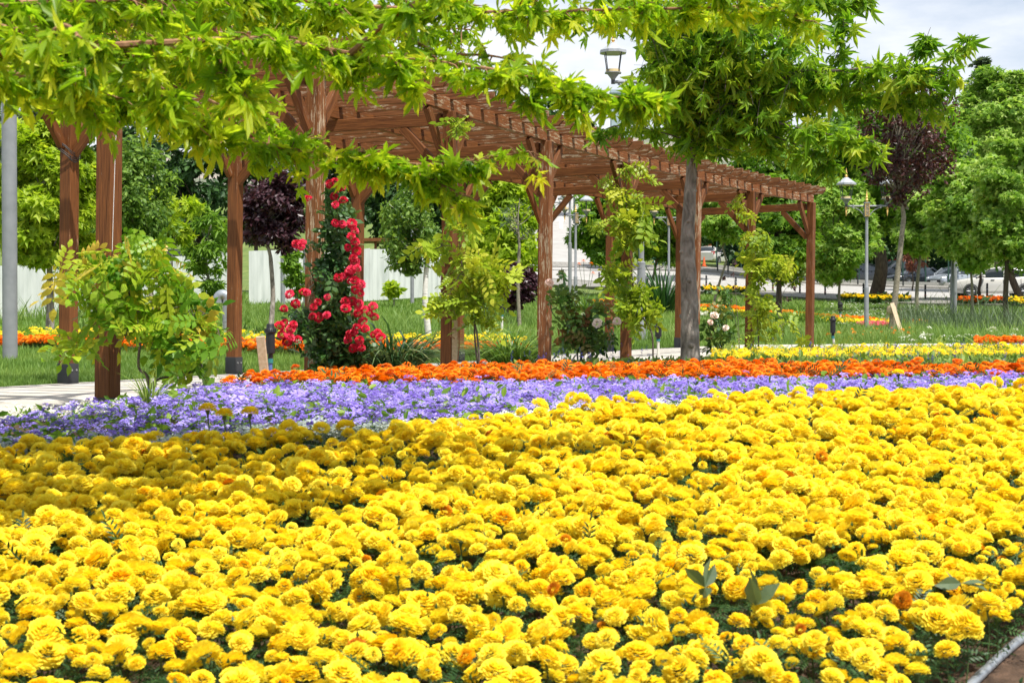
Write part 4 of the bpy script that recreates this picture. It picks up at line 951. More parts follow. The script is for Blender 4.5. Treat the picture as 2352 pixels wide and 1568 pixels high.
# boughs above the frame that shade the flowers
up1 = [([(-500,-300,4.4),(200,-440,4.9),(700,-470,5.2),(1300,-450,5.3)], 190, 2600, .02), ([(-500,-300,4.4),(-200,-400,4.9),(200,-400,5.4),(600,-380,5.6)], 160, 1500, .02), ([(-300,0,5.6),(0,60,5.9),(300,90,6.2),(520,120,6.3)], 90, 1100, .008),
  ([(-600,-200,4.2),(-100,-330,4.3),(400,-380,4.6),(800,-360,4.9)], 150, 620, .03), ([(-700,-100,4.2),(0,-650,4.0),(600,-700,4.4),(1100,-600,4.7)], 200, 480, .03),
       ([(-800,-100,4.2),(-400,-260,4.8),(100,-260,5.2),(600,-230,5.3),(1150,-240,5.3)], 90, 700, .02)]
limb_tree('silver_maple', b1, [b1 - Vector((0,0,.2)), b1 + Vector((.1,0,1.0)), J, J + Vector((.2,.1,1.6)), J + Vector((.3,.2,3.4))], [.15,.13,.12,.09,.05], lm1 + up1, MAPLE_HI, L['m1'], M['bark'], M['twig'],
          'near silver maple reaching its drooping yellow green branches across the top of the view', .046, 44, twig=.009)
PINW = pinnate(4, .36, 1.35, .3, .12)
# ------------------------------------------------------------------ climbers and roses on the posts
def climber(name, basepx, d, stems, clusters, proto, mat, label, cat, size, per=9.0, seed=0, stemmat='vinewood', droop=.7, up=.4, sr=.012, dj=.22, ybase=None, grow=1.0):
    g = np.random.default_rng(seed); b = GP(basepx, d) if ybase is None else P(basepx, ybase, d); root = thing(name, b, label, cat)
    mb = MB(); mb.smooth = True
    for st in stems:
        pl = polyline([Vector(b) - Vector((0,0,.05))] + [P(x, y, d + g.uniform(-.06, .06)) for x, y in st], 6); mb.tube(pl, lerp_r(sr, sr*.35, len(pl)), 7, .08)
    B = Batch()
    for (x, y, r) in clusters:
        r *= grow
        c = P(x, y, d); R_ = r/F*d; n = max(4, int(per*(r/F*d)**2/(size**2)*3.2))
        o_ = norm(g.normal(size=(n, 3)))*(g.random(n)**.5)[:, None]; T_ = np.array(c) + o_*R_*np.array([1, .8, .9]); T_[:, 1] += g.normal(size=n)*dj*.3
        Mx = frames(n, up=up, droop=droop, size=size, sv=.22, out=norm(o_ + 1e-6), ow=.7, g=g); T_ = T_ - Mx[:, :, 1]*.4
        B.inst(proto, Mx, T_ - np.array(b), np.clip(g.uniform(0, .75, n) + g.uniform(-.1, .25) + o_[:, 2]*.15, 0, 1))
        for k in range(3):
            e = c + Vector(tuple(g.normal(size=3)*R_*.5)); nearest = min((Vector(v) for v in mb.v), key=lambda v: (v - c).length) if mb.v else c
            if k == 0: mb.tube(polyline([nearest, nearest.lerp(c, .5) + Vector((0,0,.03)), c], 3), sr*.3, 5)
            mb.tube([c, e], sr*.2, 4)
    mb.build('stems', M[stemmat], root).location = -Vector(b)
    B.build('foliage', mat, root)
    return root, b
climber('wisteria', 347, 8.85, [[(340,870),(318,840),(322,760),(300,690),(290,600)],[(358,860),(365,820),(400,760),(440,730)],[(350,880),(420,860),(450,850)]],
  [(325,560,42),(350,585,45),(300,605,48),(215,618,42),(255,605,38),(195,660,30),(240,650,50),(300,655,52),(360,640,50),(395,655,34),(215,700,40),(260,710,48),(320,715,52),(375,700,48),(430,700,40),(350,760,50),(405,760,54),(455,755,42),(480,790,36),(420,815,46),(370,810,40),(465,840,32),(170,785,26),(205,795,32),(155,800,18),(420,870,24),(290,770,22),(165,640,14),(140,655,9),(470,720,22),(495,760,16)],
  PINW, L['wist'], 'bushy young wisteria with yellow green and bronze tipped leaves round the leftmost front post', 'climber', .19, seed=1, per=8.5, dj=.5)
climber('wisteria', 1103, 13.6, [[(1098,790),(1090,740),(1075,690),(1060,600),(1052,500)],[(1090,740),(1120,660)]],
  [(1048,280,20),(1055,295,16),(1055,495,22),(1070,520,26),(1062,590,24),(1050,640,26),(1100,615,34),(1130,640,38),(1155,630,26),(1030,690,26),(1075,680,30),(1005,712,22),(990,575,16),(1015,565,18),(970,568,10),(1115,690,30),(1100,730,22),(1125,745,14),(1045,700,16)],
  PINW, L['wisty'], 'yellow green wisteria on a thin bent stem at the third front post', 'climber', .21, seed=2, per=9, grow=1.25)
climber('wisteria', 1500, 17.9, [[(1498,770),(1480,735),(1462,700),(1450,620),(1440,500),(1437,400)]],
  [(1398,415,14),(1440,395,18),(1470,392,14),(1492,402,10),(1420,450,26),(1450,470,34),(1475,490,28),(1430,510,34),(1465,530,32),(1440,555,26),(1378,515,14),(1365,520,9),(1405,622,18),(1435,625,22),(1425,655,26),(1460,665,28),(1440,700,30),(1480,700,24),(1450,735,24),(1505,715,18),(1490,745,14),(1400,640,12)],
  PINW, L['wisty'], 'pale yellow green wisteria climbing high round the fifth front post', 'climber', .235, seed=3, per=10, grow=1.12)
climber('wisteria', 1744, 21.9, [[(1742,780),(1740,740),(1735,690),(1745,620),(1725,560),(1712,480)]],
  [(1688,462,12),(1700,470,10),(1715,500,14),(1725,560,22),(1750,555,24),(1720,590,18),(1745,610,26),(1780,605,26),(1805,620,20),(1740,640,20),(1730,665,18),(1745,690,22),(1765,700,18),(1735,725,18),(1760,735,20),(1775,760,16),(1730,770,12),(1800,745,12),(1825,750,10),(1845,785,8)],
  PINW, L['wisty'], 'slim yellow green wisteria on the seventh front post near the far end', 'climber', .24, seed=4, per=10, grow=1.12)
climber('wisteria', 1262, 15.6, [[(1268,700),(1262,560)]], [(1262,560,6)], PINW, L['wisty'], 'bare thin climbing stem with few leaves on the fourth front post', 'climber', .2, seed=5, sr=.006) if False else None

def rose_plant(basepx, d, stems, clusters, blooms, mat, bmat, label, seed, size, br, per=8, cat='rose bush', protos=None, grow=1.0):
    root, b = climber('climbing_rose' if cat == 'climbing rose' else 'rose_bush', basepx, d, stems, clusters, pinnate(2, .55, 1.35, .3, .3), mat, label, cat, size, per, seed, 'stem', .5, .5, .010, grow=grow)
    g = np.random.default_rng(seed); protos = protos or [bloom_proto(200 + i, rings=5, n0=8, ruff=.10, flat=.85) for i in range(3)]
    ms = [[bloom_mesh(p, r, bmat) for r in (0., .25, .5)] for p in protos]
    for (x, y) in blooms:
        o = put('bloom', ms[g.integers(0, 3)][g.integers(0, 3)], root)
        p = P(x, y, d - .24 + g.uniform(-.08, .05)); s = br*g.uniform(.82, 1.15)
        o.matrix_local = Matrix.Translation(p - Vector(b)) @ Matrix.Rotation(g.uniform(.5, 1.3), 4, 'X') @ Matrix.Rotation(g.uniform(-.6, .6), 4, 'Y') @ Matrix.Rotation(g.uniform(0, 6), 4, 'Z') @ Matrix.Scale(s, 4)
    return root
c6 = lambda L_: [(588 + a/3.034, 488 + b/3.034) for a, b in L_]
rb_ = c6([(310,235),(285,225),(325,215),(275,635),(330,555),(355,560),(235,570),(165,790),(200,770),(180,850),(240,810),(235,870),(290,885),(260,780),(215,900),(195,670),(430,625),(400,660),(395,725),(440,730),(495,715),(555,75),(600,80),(670,80),(690,130),(665,170),(690,205),(700,270),(640,245),(680,320),(705,390),(665,400),(690,350),(575,455),(610,445),(650,415),(690,475),(730,500),(660,480),(690,540),(725,560),(500,590),(625,620),(670,620),(625,670),(715,640),(760,680),(715,700),(815,655),(825,730),(790,700),(745,760),(760,810),(700,800),(655,850),(680,840),(640,890),(720,890),(700,940),(735,940),(680,950),(850,840),(870,870),(820,850)]) + \
      [(588 + a/3.034, b/3.034) for a, b in [(520,1285),(555,1270),(590,1300),(545,1370),(555,1425),(610,1400),(365,1385),(590,1320)]]
fol = [(768,432,16),(775,470,20),(790,500,22),(765,520,22),(778,550,26),(770,590,28),(755,620,22),(775,650,28),(800,620,14),(785,690,26),(760,700,24),(740,660,16),(700,740,20),(690,720,14),(750,750,28),(790,750,28),(820,760,20),(770,790,32),(740,800,26),(800,800,28),(765,830,34),(790,840,26),(740,840,20),(715,770,20),(800,560,14),(680,775,12),(830,790,16),(710,560,10),(730,565,10)]
rose_plant(775, 11.15, [[(770,800),(765,700),(770,600),(772,500),(775,430)],[(740,780),(700,730),(660,690)],[(800,780),(820,720),(815,650),(800,560)],[(740,700),(720,640),(695,570)],[(720,790),(680,770),(650,760)]],
  fol, rb_, L['rose'], L['red'], 'climbing rose covered in crimson red blooms on the second front post', 31, .10, .038, 12, 'climbing rose', grow=1.3)
rose_plant(1330, 15.6, [[(1320,740),(1300,680),(1290,615)],[(1350,740),(1385,690)],[(1345,780),(1400,740),(1415,720)],[(1330,780),(1270,720),(1262,660)]],
  [(1285,665,12),(1300,690,20),(1320,680,18),(1290,720,18),(1310,735,26),(1345,730,22),(1330,765,28),(1370,760,24),(1385,700,16),(1370,715,14),(1300,780,24),(1345,795,26),(1385,785,20),(1405,775,14),(1295,625,8),(1400,745,12),(1265,690,8)],
  [(1262,649),(1372,742),(1417,738)], L['roseg'], L['blush'], 'leafy rose bush with three pale blush blooms right of the fourth front post', 32, .15, .052, 8)
rose_plant(1655, 18.6, [[(1660,740),(1665,690),(1668,660)],[(1650,760),(1640,720)]],
  [(1665,665,8),(1662,690,12),(1640,705,12),(1675,715,14),(1650,735,16),(1630,745,12),(1655,765,20),(1675,760,16),(1640,785,18),(1665,790,18)],
  [(1641,725),(1667,753),(1631,740)], L['roseg'], L['blush'], 'smaller rose bush with pale pink blooms right of the big grey trunk', 33, .15, .05, 8)

# ------------------------------------------------------------------ leafy clumps
def clump(name, px, d, n, hgt, spread, wid, arch, mat, label, seed, cat='plant', flowers=None, fm=None, tilt=.25):
    g = np.random.default_rng(seed); b = GP(px, d); B = Batch(); pr_ = blade(5, .05*wid, arch)
    r = spread*np.sqrt(g.random(n)); a = g.uniform(0, 6.28, n); T_ = np.stack([r*np.cos(a), r*np.sin(a)*.8, np.zeros(n)], 1)
    Mx = yawframes(n, hgt, .2, tilt, 1, g=g); Z = norm(np.stack([np.cos(a)*r/spread*.5 + g.normal(size=n)*.15, np.sin(a)*r/spread*.5 + g.normal(size=n)*.15, np.ones(n)], 1))
    Y = np.stack([np.cos(a + g.normal(size=n)*.5), np.sin(a + g.normal(size=n)*.5), np.zeros(n)], 1); Y = norm(Y - Z*(Y*Z).sum(1, keepdims=True)); s = hgt*np.exp(g.normal(size=n)*.2)
    Mx = np.stack([np.cross(Y, Z), Y, Z], 2)*s[:, None, None]
    B.inst(pr_, Mx, T_, g.uniform(0, 1, n))
    root = tag(B.build(name, mat), label, cat); root.location = b
    if flowers:
        me = [bloom_mesh(bloom_proto(300+i, rings=3, n0=5, ruff=.2), .4, fm) for i in range(2)]
        for (x, y) in flowers:
            o = put('bloom', me[0], root); p = P(x, y, d); o.matrix_local = Matrix.Translation(p - b) @ Matrix.Scale(.09, 4)
            mb = MB(); mb.tube([(0,0,.2), (p - b)*.6 + Vector((0,0,.1)), p - b], .008, 5); mb.build('flower_stalk', M['stem'], root)
    return root
clump('variegated_daylily', 905, 17.2, 420, .62, .34, .9, 1.0, L['hosta'], 'arching dark leaved clump with pale leaf edges at the right of the red rose', 61)
clump('daylily', 1178, 18.5, 420, .60, .30, .7, .9, L['clump'], 'fresh green daylily clump left of the thick fourth post', 62)
clump('yucca', 1522, 56, 200, 1.75, .45, 1.0, .28, L['iris'], 'tall dark sword leaved clump beside the lantern post left of the grey trunk', 63)
clump('daylily', 1345, 52, 200, 1.1, .4, .5, .9, L['clump'], 'daylily clump with a few small orange flowers left of the fifth post', 64, flowers=[(1358,606),(1362,628),(1330,607),(1340,600)], fm=L['orange'])
clump('daylily', 1838, 50, 420, .80, .85, .6, .9, L['clump'], 'wide bright green daylily clump just left of the last post', 65)
clump('hosta', 1893, 49, 120, .50, .5, 1.8, .9, L['clump'], 'broad leaved pale clump just right of the last post', 66)
clump('tall_weed', 343, 7.6, 60, .20, .04, .8, .5, L['salv'], 'upright leafy weed in the lilac flowers below the wisteria', 67).location.z += .12
# dried reddish shrubs
climber('dry_shrub', 1700, 20.6, [[(1697,760),(1690,680),(1682,600)],[(1690,740),(1660,660)]], [(1688,600,6),(1685,630,8),(1690,660,8),(1665,640,6),(1680,690,8)], DIAM, L['plum'], 'sparse dark red twiggy shrub beside the seventh front post', 'shrub', .06, seed=71, per=3, sr=.006)
climber('dry_shrub', 1800, 30, [[(1795,720),(1800,670),(1830,640)],[(1790,730),(1770,690)]], [(1805,690,12),(1820,660,10),(1780,700,10),(1760,715,8)], DIAM, L['plum2'], 'thin twiggy shrub with dull red leaves between the last two posts', 'shrub', .09, seed=72, per=2, sr=.008)

# ------------------------------------------------------------------ lanterns and masts
def tubeobj(name, pts, r, mat, parent, base_, n=16):
    mb = MB(); mb.smooth = True; mb.tube(pts, r, n); o = mb.build(name, mat, parent); o.location = -Vector(base_); return o
def mast(px, pyb, d, r, zj, ztop, label, foot=False, sc=1.0, name='lamp_mast'):
    b = P(px, pyb, d); root = thing(name, b, label, 'lamp post')
    mb = MB(); mb.smooth = True
    prof = [(r*1.75, -.1), (r*1.7, .02), (r*1.25, .35), (r*1.02, .42)] if foot else [(r, -.1)]
    mb.lathe([(0, -.1)] + prof + [(r, zj), (r*1.03, zj), (r*1.03, zj + .03), (r*.66, zj + .05)], n=24); mb.build('lower_tube', M['grey'], root)
    mb = MB(); mb.smooth = True; mb.lathe([(r*.66, zj), (r*.60, ztop), (0, ztop)], n=20); mb.build('upper_tube', M['grey'], root)
    return root, b
mast(23, 830, 20.6, .105, 4.05, 7.5, 'thick smooth grey mast standing in the lawn at the left edge')
LANT = {}
def lantern_parts():
    m = {}
    mb = MB(); mb.lathe([(.29,0),(.295,.0),(.295,.055),(.27,.065),(.055,.225),(.0,.23)], n=8, ph=.5); m['lantern_roof'] = (mb, 'roofgrey')
    mb = MB(); mb.smooth = True; mb.lathe([(.0,.225),(.05,.23),(.02,.25),(.045,.275),(.035,.30),(.012,.32),(.035,.33),(.03,.345),(.004,.50),(0,.5)], n=12); m['finial'] = (mb, 'gold')
    mb = MB()
    for k in range(4):
        a = math.pi/4 + k*math.pi/2; mb.tube([(.235*math.cos(a), .235*math.sin(a), .0), (.165*math.cos(a), .165*math.sin(a), -.40)], .011, 6)
    m['glazing_bars'] = (mb, 'dgrey')
    mb = MB(); mb.lathe([(0,-.42),(.185,-.42),(.185,-.40),(0,-.40)], n=8, ph=.5); mb.smooth = True; mb.lathe([(.04,-.56),(.05,-.53),(.12,-.44),(.14,-.42),(0,-.42)], n=16); m['lantern_base'] = (mb, 'grey')
    mb = MB(); mb.smooth = True; mb.lathe([(0,-.40),(.155,-.40),(.155,-.34),(0,-.34)], n=16); m['cream_ring'] = (mb, 'cream')
    mb = MB(); mb.smooth = True; mb.lathe([(0,-.92),(.004,-.92),(.03,-.75),(.02,-.735),(.02,-.72),(.045,-.69),(.02,-.655),(.035,-.64),(.0,-.63)], n=12); m['drop_finial'] = (mb, 'gold')
    mb = MB(); mb.smooth = True; mb.lathe([(0,-.64),(.042,-.64),(.042,-.55),(0,-.55)], n=12); m['socket'] = (mb, 'dgrey')
    return {k: (v[0].mesh(k, M[v[1]])) for k, v in m.items()}
LP = lantern_parts()
def lamp(px, pyb, d, H, label, yaw=0.0, r=.055, twin=(1, 1), sc=1.0, tall=None, zr=.95):
    b = P(px, pyb, d); root = thing('street_lantern', b, label, 'street lamp', 'ornamental twin lantern posts'); root.rotation_euler = (0, 0, yaw); 
    s = sc
    mb = MB(); mb.smooth = True; hb = H - .62*s
    mb.lathe([(0,-.3),(r*1.25,-.3),(r*1.25,1.35*s),(r*1.15,1.38*s),(r*.9,1.40*s),(r*.78,hb),(0,hb)], n=18); mb.build('post', M['grey'], root)
    mb = MB(); w = .075*s; mb.box((-w,-w,hb), (w,w,hb + .40*s)); mb.box((-w*1.15,-w*1.15,hb+.40*s),(w*1.15,w*1.15,hb+.43*s)); mb.build('capital', M['grey'], root, bevel=.004)
    for sg in (-1, 1):
        mb = MB(); y = sg*w*1.04; t = .008
        z0, z1 = hb + .02*s, hb + .38*s; e = w*.8
        for a_, b_ in (((-e,z0),(e,z0)),((-e,z1),(e,z1)),((-e,z0),(-e,z1)),((e,z0),(e,z1))): mb.tube([(a_[0],y,a_[1]),(b_[0],y,b_[1])], .009*s, 4)
        for k in range(5):
            zz = z0 + (z1-z0)*(k+.5)/5; h2 = (z1-z0)/10
            if k == 2: mb.tube([(e*.5*math.cos(q*.785), y, zz + e*.5*math.sin(q*.785)) for q in range(9)], .007*s, 4)
            else: mb.tube([(-e,y,zz-h2),(e,y,zz+h2)], .006*s, 4); mb.tube([(-e,y,zz+h2),(e,y,zz-h2)], .006*s, 4)
        mb.build('gold_ornament', M['gold'], root)
    mb = MB(); mb.smooth = True; z0 = hb + .43*s; mb.lathe([(0,z0),(.045*s,z0),(.02*s,z0+.02*s),(.055*s,z0+.07*s),(.02*s,z0+.12*s),(.045*s,z0+.14*s),(.028*s,z0+.16*s),(.004,z0+.36*s),(0,z0+.36*s)], n=12); mb.build('finial', M['gold'], root)
    za = hb + .32*s; A_ = .60*s
    for sg, on in ((-1, twin[0]), (1, twin[1])):
        if not on: continue
        mb = MB(); mb.smooth = True; mb.tube([(sg*w, 0, za), (sg*A_, 0, za)], .028*s, 10)
        mb.tube(polyline([(sg*w, 0, hb + .04*s), (sg*.22*s, 0, hb + .2*s), (sg*.40*s, 0, za - .03*s)], 4), .014*s, 6)
        mb.tube([(sg*.40*s,0,za-.06*s),(sg*.40*s,0,za+.04*s)], .035*s, 10)
        arm = mb.build('arm', M['grey'], root)
        lr = bpy.data.objects.new('lantern', None); COL.objects.link(lr); lr.parent = root; lr.location = (sg*A_, 0, za + .62*s); lr.scale = (s, s, s); lr.empty_display_size = .1
        for k, me in LP.items(): put(k, me, lr)
    return root
lamp(1990, 766, 42, 4.06, 'twin lantern post with gold finials standing in the lawn right of the pergola end', yaw=math.radians(-3))
lamp(1536, 715, 57, 4.05, 'twin lantern post partly hidden by the big grey trunk', yaw=math.radians(5))
lamp(1322, 712, 58, 4.15, 'twin lantern post seen through the pergola left of the fifth post', yaw=math.radians(40), r=.06)
lamp(1262, 716, 52, 4.3, 'twin lantern post mostly hidden behind the thick fourth post', yaw=math.radians(10), twin=(0, 1))
lamp(2187, 712, 58, 5.1, 'far twin lantern post whose gold tips rise over the right hand maples', yaw=math.radians(-8), r=.07)
r_, b_ = mast(1473, 780, 30, .085, 1.6, 5.6, 'tall grey lantern mast with flared foot behind the fifth post', foot=True)
for sg in (-1, 1):
    mb = MB(); mb.smooth = True; mb.tube([(0,0,5.42),(sg*.6,0,5.42)], .035, 10); mb.tube(polyline([(sg*.03,0,4.95),(sg*.25,0,5.25),(sg*.5,0,5.38)], 4), .018, 6); mb.build('arm', M['grey'], r_)
    lr = bpy.data.objects.new('lantern', None); COL.objects.link(lr); lr.parent = r_; lr.location = (sg*.6, 0, 5.42 + .60); lr.empty_display_size = .1
    for k, me in LP.items():
        if k != 'drop_finial': put(k, me, lr)
mast(1309, 700, 70, .09, 3, 7.2, 'plain grey mast beside the lantern post left of the fifth post')
mast(947, 690, 56, .075, 1.6, 6.0, 'thin dark grey pole in front of the white fence right of the red rose')
mast(2192, 712, 60, .10, 3.4, 6.0, 'plain grey pole standing by the pavement left of the white car')
# hooked vent pipe
b = GP(523, 27); b.z = P(523, 785, 27).z; root = thing('vent_pipe', b, 'galvanised vent pipe with a hooked top standing behind the third back post', 'pipe')
mb = MB(); mb.smooth = True; s = 27/F; h = 112*s; r = 11.5*s
mb.tube([(0,0,-.1),(0,0,h*.42)], r*1.02, 20); mb.tube([(0,0,h*.42),(0,0,h*.80)], r, 20); mb.build('pipe', M['steel'], root)
mb = MB(); mb.smooth = True; Rr = 11*s
mb.tube([(0,0,h*.78)] + [(-Rr + Rr*math.cos(a), 0, h*.86 + Rr*1.1*math.sin(a)) for a in np.linspace(0, math.pi, 12)] + [(-2*Rr, 0, h*.80)], r*1.06, 20); mb.build('hood', M['steel'], root)
mb = MB(); mb.smooth = True; mb.tube([(0,0,h*.415),(0,0,h*.43)], r*1.07, 20); mb.build('seam_ring', M['steel'], root)
# irrigation risers
def riser(px, pyb, d, H, r, label, pipe='blue', lean=0.0, with_stake=True):
    b = P(px, pyb, d); root = thing('irrigation_riser', b, label, 'irrigation riser')
    mb = MB(); mb.smooth = True; mb.tube([(lean,0,-.1),(0,0,H*.45)], r*.42, 12); mb.build('pipe', M['bluepipe' if pipe == 'blue' else 'palepipe'], root)
    mb = MB(); mb.smooth = True; mb.lathe([(0,H*.42),(r*.55,H*.42),(r*.55,H*.50),(r*.95,H*.52),(r,H*.56),(r,H*.84),(r*1.1,H*.845),(r*1.25,H*.86),(r*1.25,H*.885),(r*.95,H*.92),(r*.85,H*.93),(r*.85,H*.98),(r*.7,H),(0,H)], n=20)
    mb.smooth = False
    for k in range(16):
        a = k*math.pi/8; mb.box((r*1.22*math.cos(a)-.002, r*1.22*math.sin(a)-.002, H*.86), (r*1.22*math.cos(a)+.003, r*1.22*math.sin(a)+.003, H*.92))
    mb.build('sprinkler_head', M['black'], root)
    mb = MB(); mb.smooth = True; mb.lathe([(0,H*.36),(r*.6,H*.36),(r*.6,H*.43),(0,H*.43)], n=14); mb.build('coupling', M['teal'], root)
    return root
M['bluepipe'] = plain('blue_pipe', (.10,.17,.42), .5); M['palepipe'] = plain('pale_pipe', (.62,.60,.55), .7); M['teal'] = plain('teal_clamp', (.03,.20,.20), .5)
riser(621, 884, 10.2, .44, .033, 'black irrigation riser on a blue pipe wired to a wooden stake by the orange band')
stake(P(611, 893, 10.1), P(598, 772, 10.05), .062, .03, 'pale leaning timber stake wired to the black irrigation riser')
riser(1913, 806, 24.2, .60, .045, 'black irrigation riser on a pale pipe by the walk right of the last post', 'pale', lean=.05)
riser(1512, 806, 19.5, .38, .045, 'black irrigation riser among the salvia right of the fifth post', 'pale')
riser(1930, 734, 50, .62, .085, 'small far irrigation riser in the orange strip right of the last post', 'pale')
riser(1153, 745, 30, .5, .06, 'black irrigation riser in the meadow left of the fourth post', 'pale')
stake(P(1044, 842, 13.9), P(1044, 735, 13.9), .058, .03, 'short raw timber stake with a hook wire beside the third front post')
mb = MB(); mb.smooth = True; mb.tube(polyline([P(1051,830,13.82), P(1055,780,13.82), P(1050,758,13.82), P(1038,758,13.82), P(1035,770,13.82), P(1045,778,13.82)], 5), .006, 6)
tag(mb.build('hook_wire', M['twig']), 'rusty hooked steel rod standing against the raw timber stake', 'wire')
mb = MB(); mb.smooth = True; mb.tube(polyline([P(273,212,9.05), P(267,330,9.02), P(262,470,9.0), P(258,590,8.98)], 4), .0016, 6); mb.tube([P(273,212,9.05) + Vector((.012*math.cos(a), 0, .012*math.sin(a))) for a in np.linspace(0, 6.28, 9)], .003, 5)
tag(mb.build('string', M['white']), 'thin white string hanging down beside the leftmost front post', 'string')
mb = MB(); mb.smooth = True
q = Vector((PB[3].x, PB[3].y, 0))
for k in range(5):
    z0 = 1.98 - k*.02; e = .075; o_ = random.uniform(-.02, .02)
    mb.tube(polyline([q + Vector((-e,-e,z0+.06)), q + Vector((e*.2,-e*1.35,z0+o_)), q + Vector((e*1.2,-e,z0-.06)), q + Vector((e*1.3,e,z0))], 3), .004, 5)
tag(mb.build('tie_wire', M['black']), 'black wire wound round the left back post below its braces', 'wire')
mb = MB(); c = GP(655, 27.5); mb.box((c.x-.85, c.y-.6, c.z-.1), (c.x+.75, c.y+.5, c.z+.16)); tag(mb.build('utility_cover', M['steel'], bevel=.02), 'low pale grey metal cover in the lawn behind the irrigation riser', 'cover')

# ------------------------------------------------------------------ white sheet fence
fr = thing('sheet_fence', tuple(GP(500, 56)), 'long white corrugated sheet metal fence across the back of the lawn at left', 'fence'); fb = Vector(fr.location)
fpts = [(-260,52,735,600),(0,54,733,608),(200,55.5,722,600),(340,56.5,712,592),(420,57,706,586),(545,58,695,573)], [(572,57.5,692,577),(640,58,690,575),(700,58.5,690,577),(780,59,688,578),(850,59.5,682,570),(1012,60.5,672,571)]
for seg in fpts:
    for (a, b) in zip(seg[:-1], seg[1:]):
        p0, p1 = X(a[0], a[1]), X(b[0], b[1]); n = int(abs(p1 - p0)/.055); V = []; NS = max(1, n//20)
        for sh in range(NS):
          V = []; zj = random.uniform(-.04, .04); yj = .012*(sh % 2); i0, i1 = sh*n//NS, (sh+1)*n//NS
          for i in range(i0, i1 + 1):
            t = i/n; x = p0 + (p1 - p0)*t; y = a[1] + (b[1] - a[1])*t + .010*(1 if (i % 4) < 2 else -1) + yj; d_ = a[1] + (b[1]-a[1])*t
            zb = ZC + (745 - (a[2] + (b[2]-a[2])*t))/F*d_ - .15; zt = ZC + (745 - (a[3] + (b[3]-a[3])*t))/F*d_ + zj
            V += [(x, y, zb), (x, y, zt)]
          mb = MB(); mb.add(V, [(2*i, 2*i+2, 2*i+3, 2*i+1) for i in range(i1 - i0)]); o = mb.build('fence_panel', M['fence'], fr); o.location = -fb
          so_ = o.modifiers.new('Solidify', 'SOLIDIFY'); so_.thickness = .006
    for a in seg[1::1]:
        x = X(a[0], a[1]); mb = MB(); zb = ZC + (745-a[2])/F*a[1]; zt = ZC + (745-a[3])/F*a[1]; mb.box((x-.05, a[1]+.06, zb-.3), (x+.05, a[1]+.16, zt-.05)); o = mb.build('fence_post', M['grey'], fr); o.location = -fb
for px, lb in ((650, 'left one of two grey steel posts in front of the gap of the white fence'), (702, 'right one of two grey steel posts at the white fence behind the red rose')):
    mb = MB(); mb.smooth = True; c = GP(px, 56.3); mb.lathe([(0,-.2),(.13,-.2),(.13,.03),(.095,.05),(.095,2.2),(0,2.22)], n=16); o = tag(mb.build('steel_post', M['grey'], loc=c), lb, 'post')
# ------------------------------------------------------------------ road furniture, cars
def bollard_mesh(dark=True):
    a = MB(); a.smooth = True
    a.lathe([(0,-.05),(.10,-.05),(.10,.04),(.06,.07),(.05,.14),(.05,.30),(.062,.31),(.062,.34),(.05,.35),(.05,.62),(.062,.63),(.062,.66),(.05,.67),(.048,.84),(.06,.85),(.04,.90),(0,.92)], n=14)
    b = MB(); b.smooth = True
    b.lathe([(.0,.36),(.0535,.36),(.0535,.385),(0,.385)], n=14); c = MB(); c.smooth = True; c.lathe([(0,.60),(.0535,.60),(.0535,.625),(0,.625)], n=14)
    return a.mesh('bollard', M['black' if dark else 'dgrey']), b.mesh('band', M['redband']), c.mesh('band', M['white'])
M['redband'] = plain('red_band', (.55,.08,.06), .5)
bm_, b1_, b2_ = bollard_mesh()
def bollard(px, py, d, label, group, sc=1.0, bands=True):
    o = put('bollard', bm_, None, P(px, py, d)); o.scale = (sc,)*3; tag(o, label, 'bollard', group)
    if bands: put('band', b1_, o); put('band', b2_, o)
near = [(1284,655,94,'black bollard on the pale street directly right of the thick fourth post'),(1376,657,91,'black bollard left of the fifth back post by the hill street'),(1487,661,87,'black bollard between the mast and the yucca'),(1622,667,84,'black bollard just right of the grey trunk'),
 (1690,671,82,'black bollard by the dark red twiggy shrub'),(1775,675,81,'black bollard behind the wisteria of the seventh post'),(1837,680,79,'black bollard immediately left of the last pergola post'),(1895,686,77,'black bollard immediately right of the last pergola post'),
 (1983,690,75,'black bollard touching the left side of the lantern post view, by the thick trunk'),(2125,694,73,'black bollard on the pavement right of the slim curved trunk'),(2192,695,72,'black bollard partly hidden by the plain grey pole'),(2267,692,71,'black bollard in front of the doors of the white car')]
for a in near: bollard(*a, 'black bollards along the near side of the road')
far = [(1648,628,97,'far bollard beside the small orange cone'),(1672,631,96.5,'far bollard just left of the seventh post'),(1740,640,96,'far bollard behind the yellow wisteria sprays'),(1800,646,95.6,'far bollard left of the last post, second of a pair'),(1818,648,95.4,'far bollard left of the last post, nearest to it'),
 (1877,655,95,'far bollard just right of the last post'),(1922,657,94.5,'far bollard before the first dark car'),(1970,658,94,'far bollard before the front of the second dark car'),(2074,663,93,'far bollard left of the slim curved trunk')]
for a in far: bollard(*a, 'grey bollards along the far side of the road', sc=.95, bands=False)

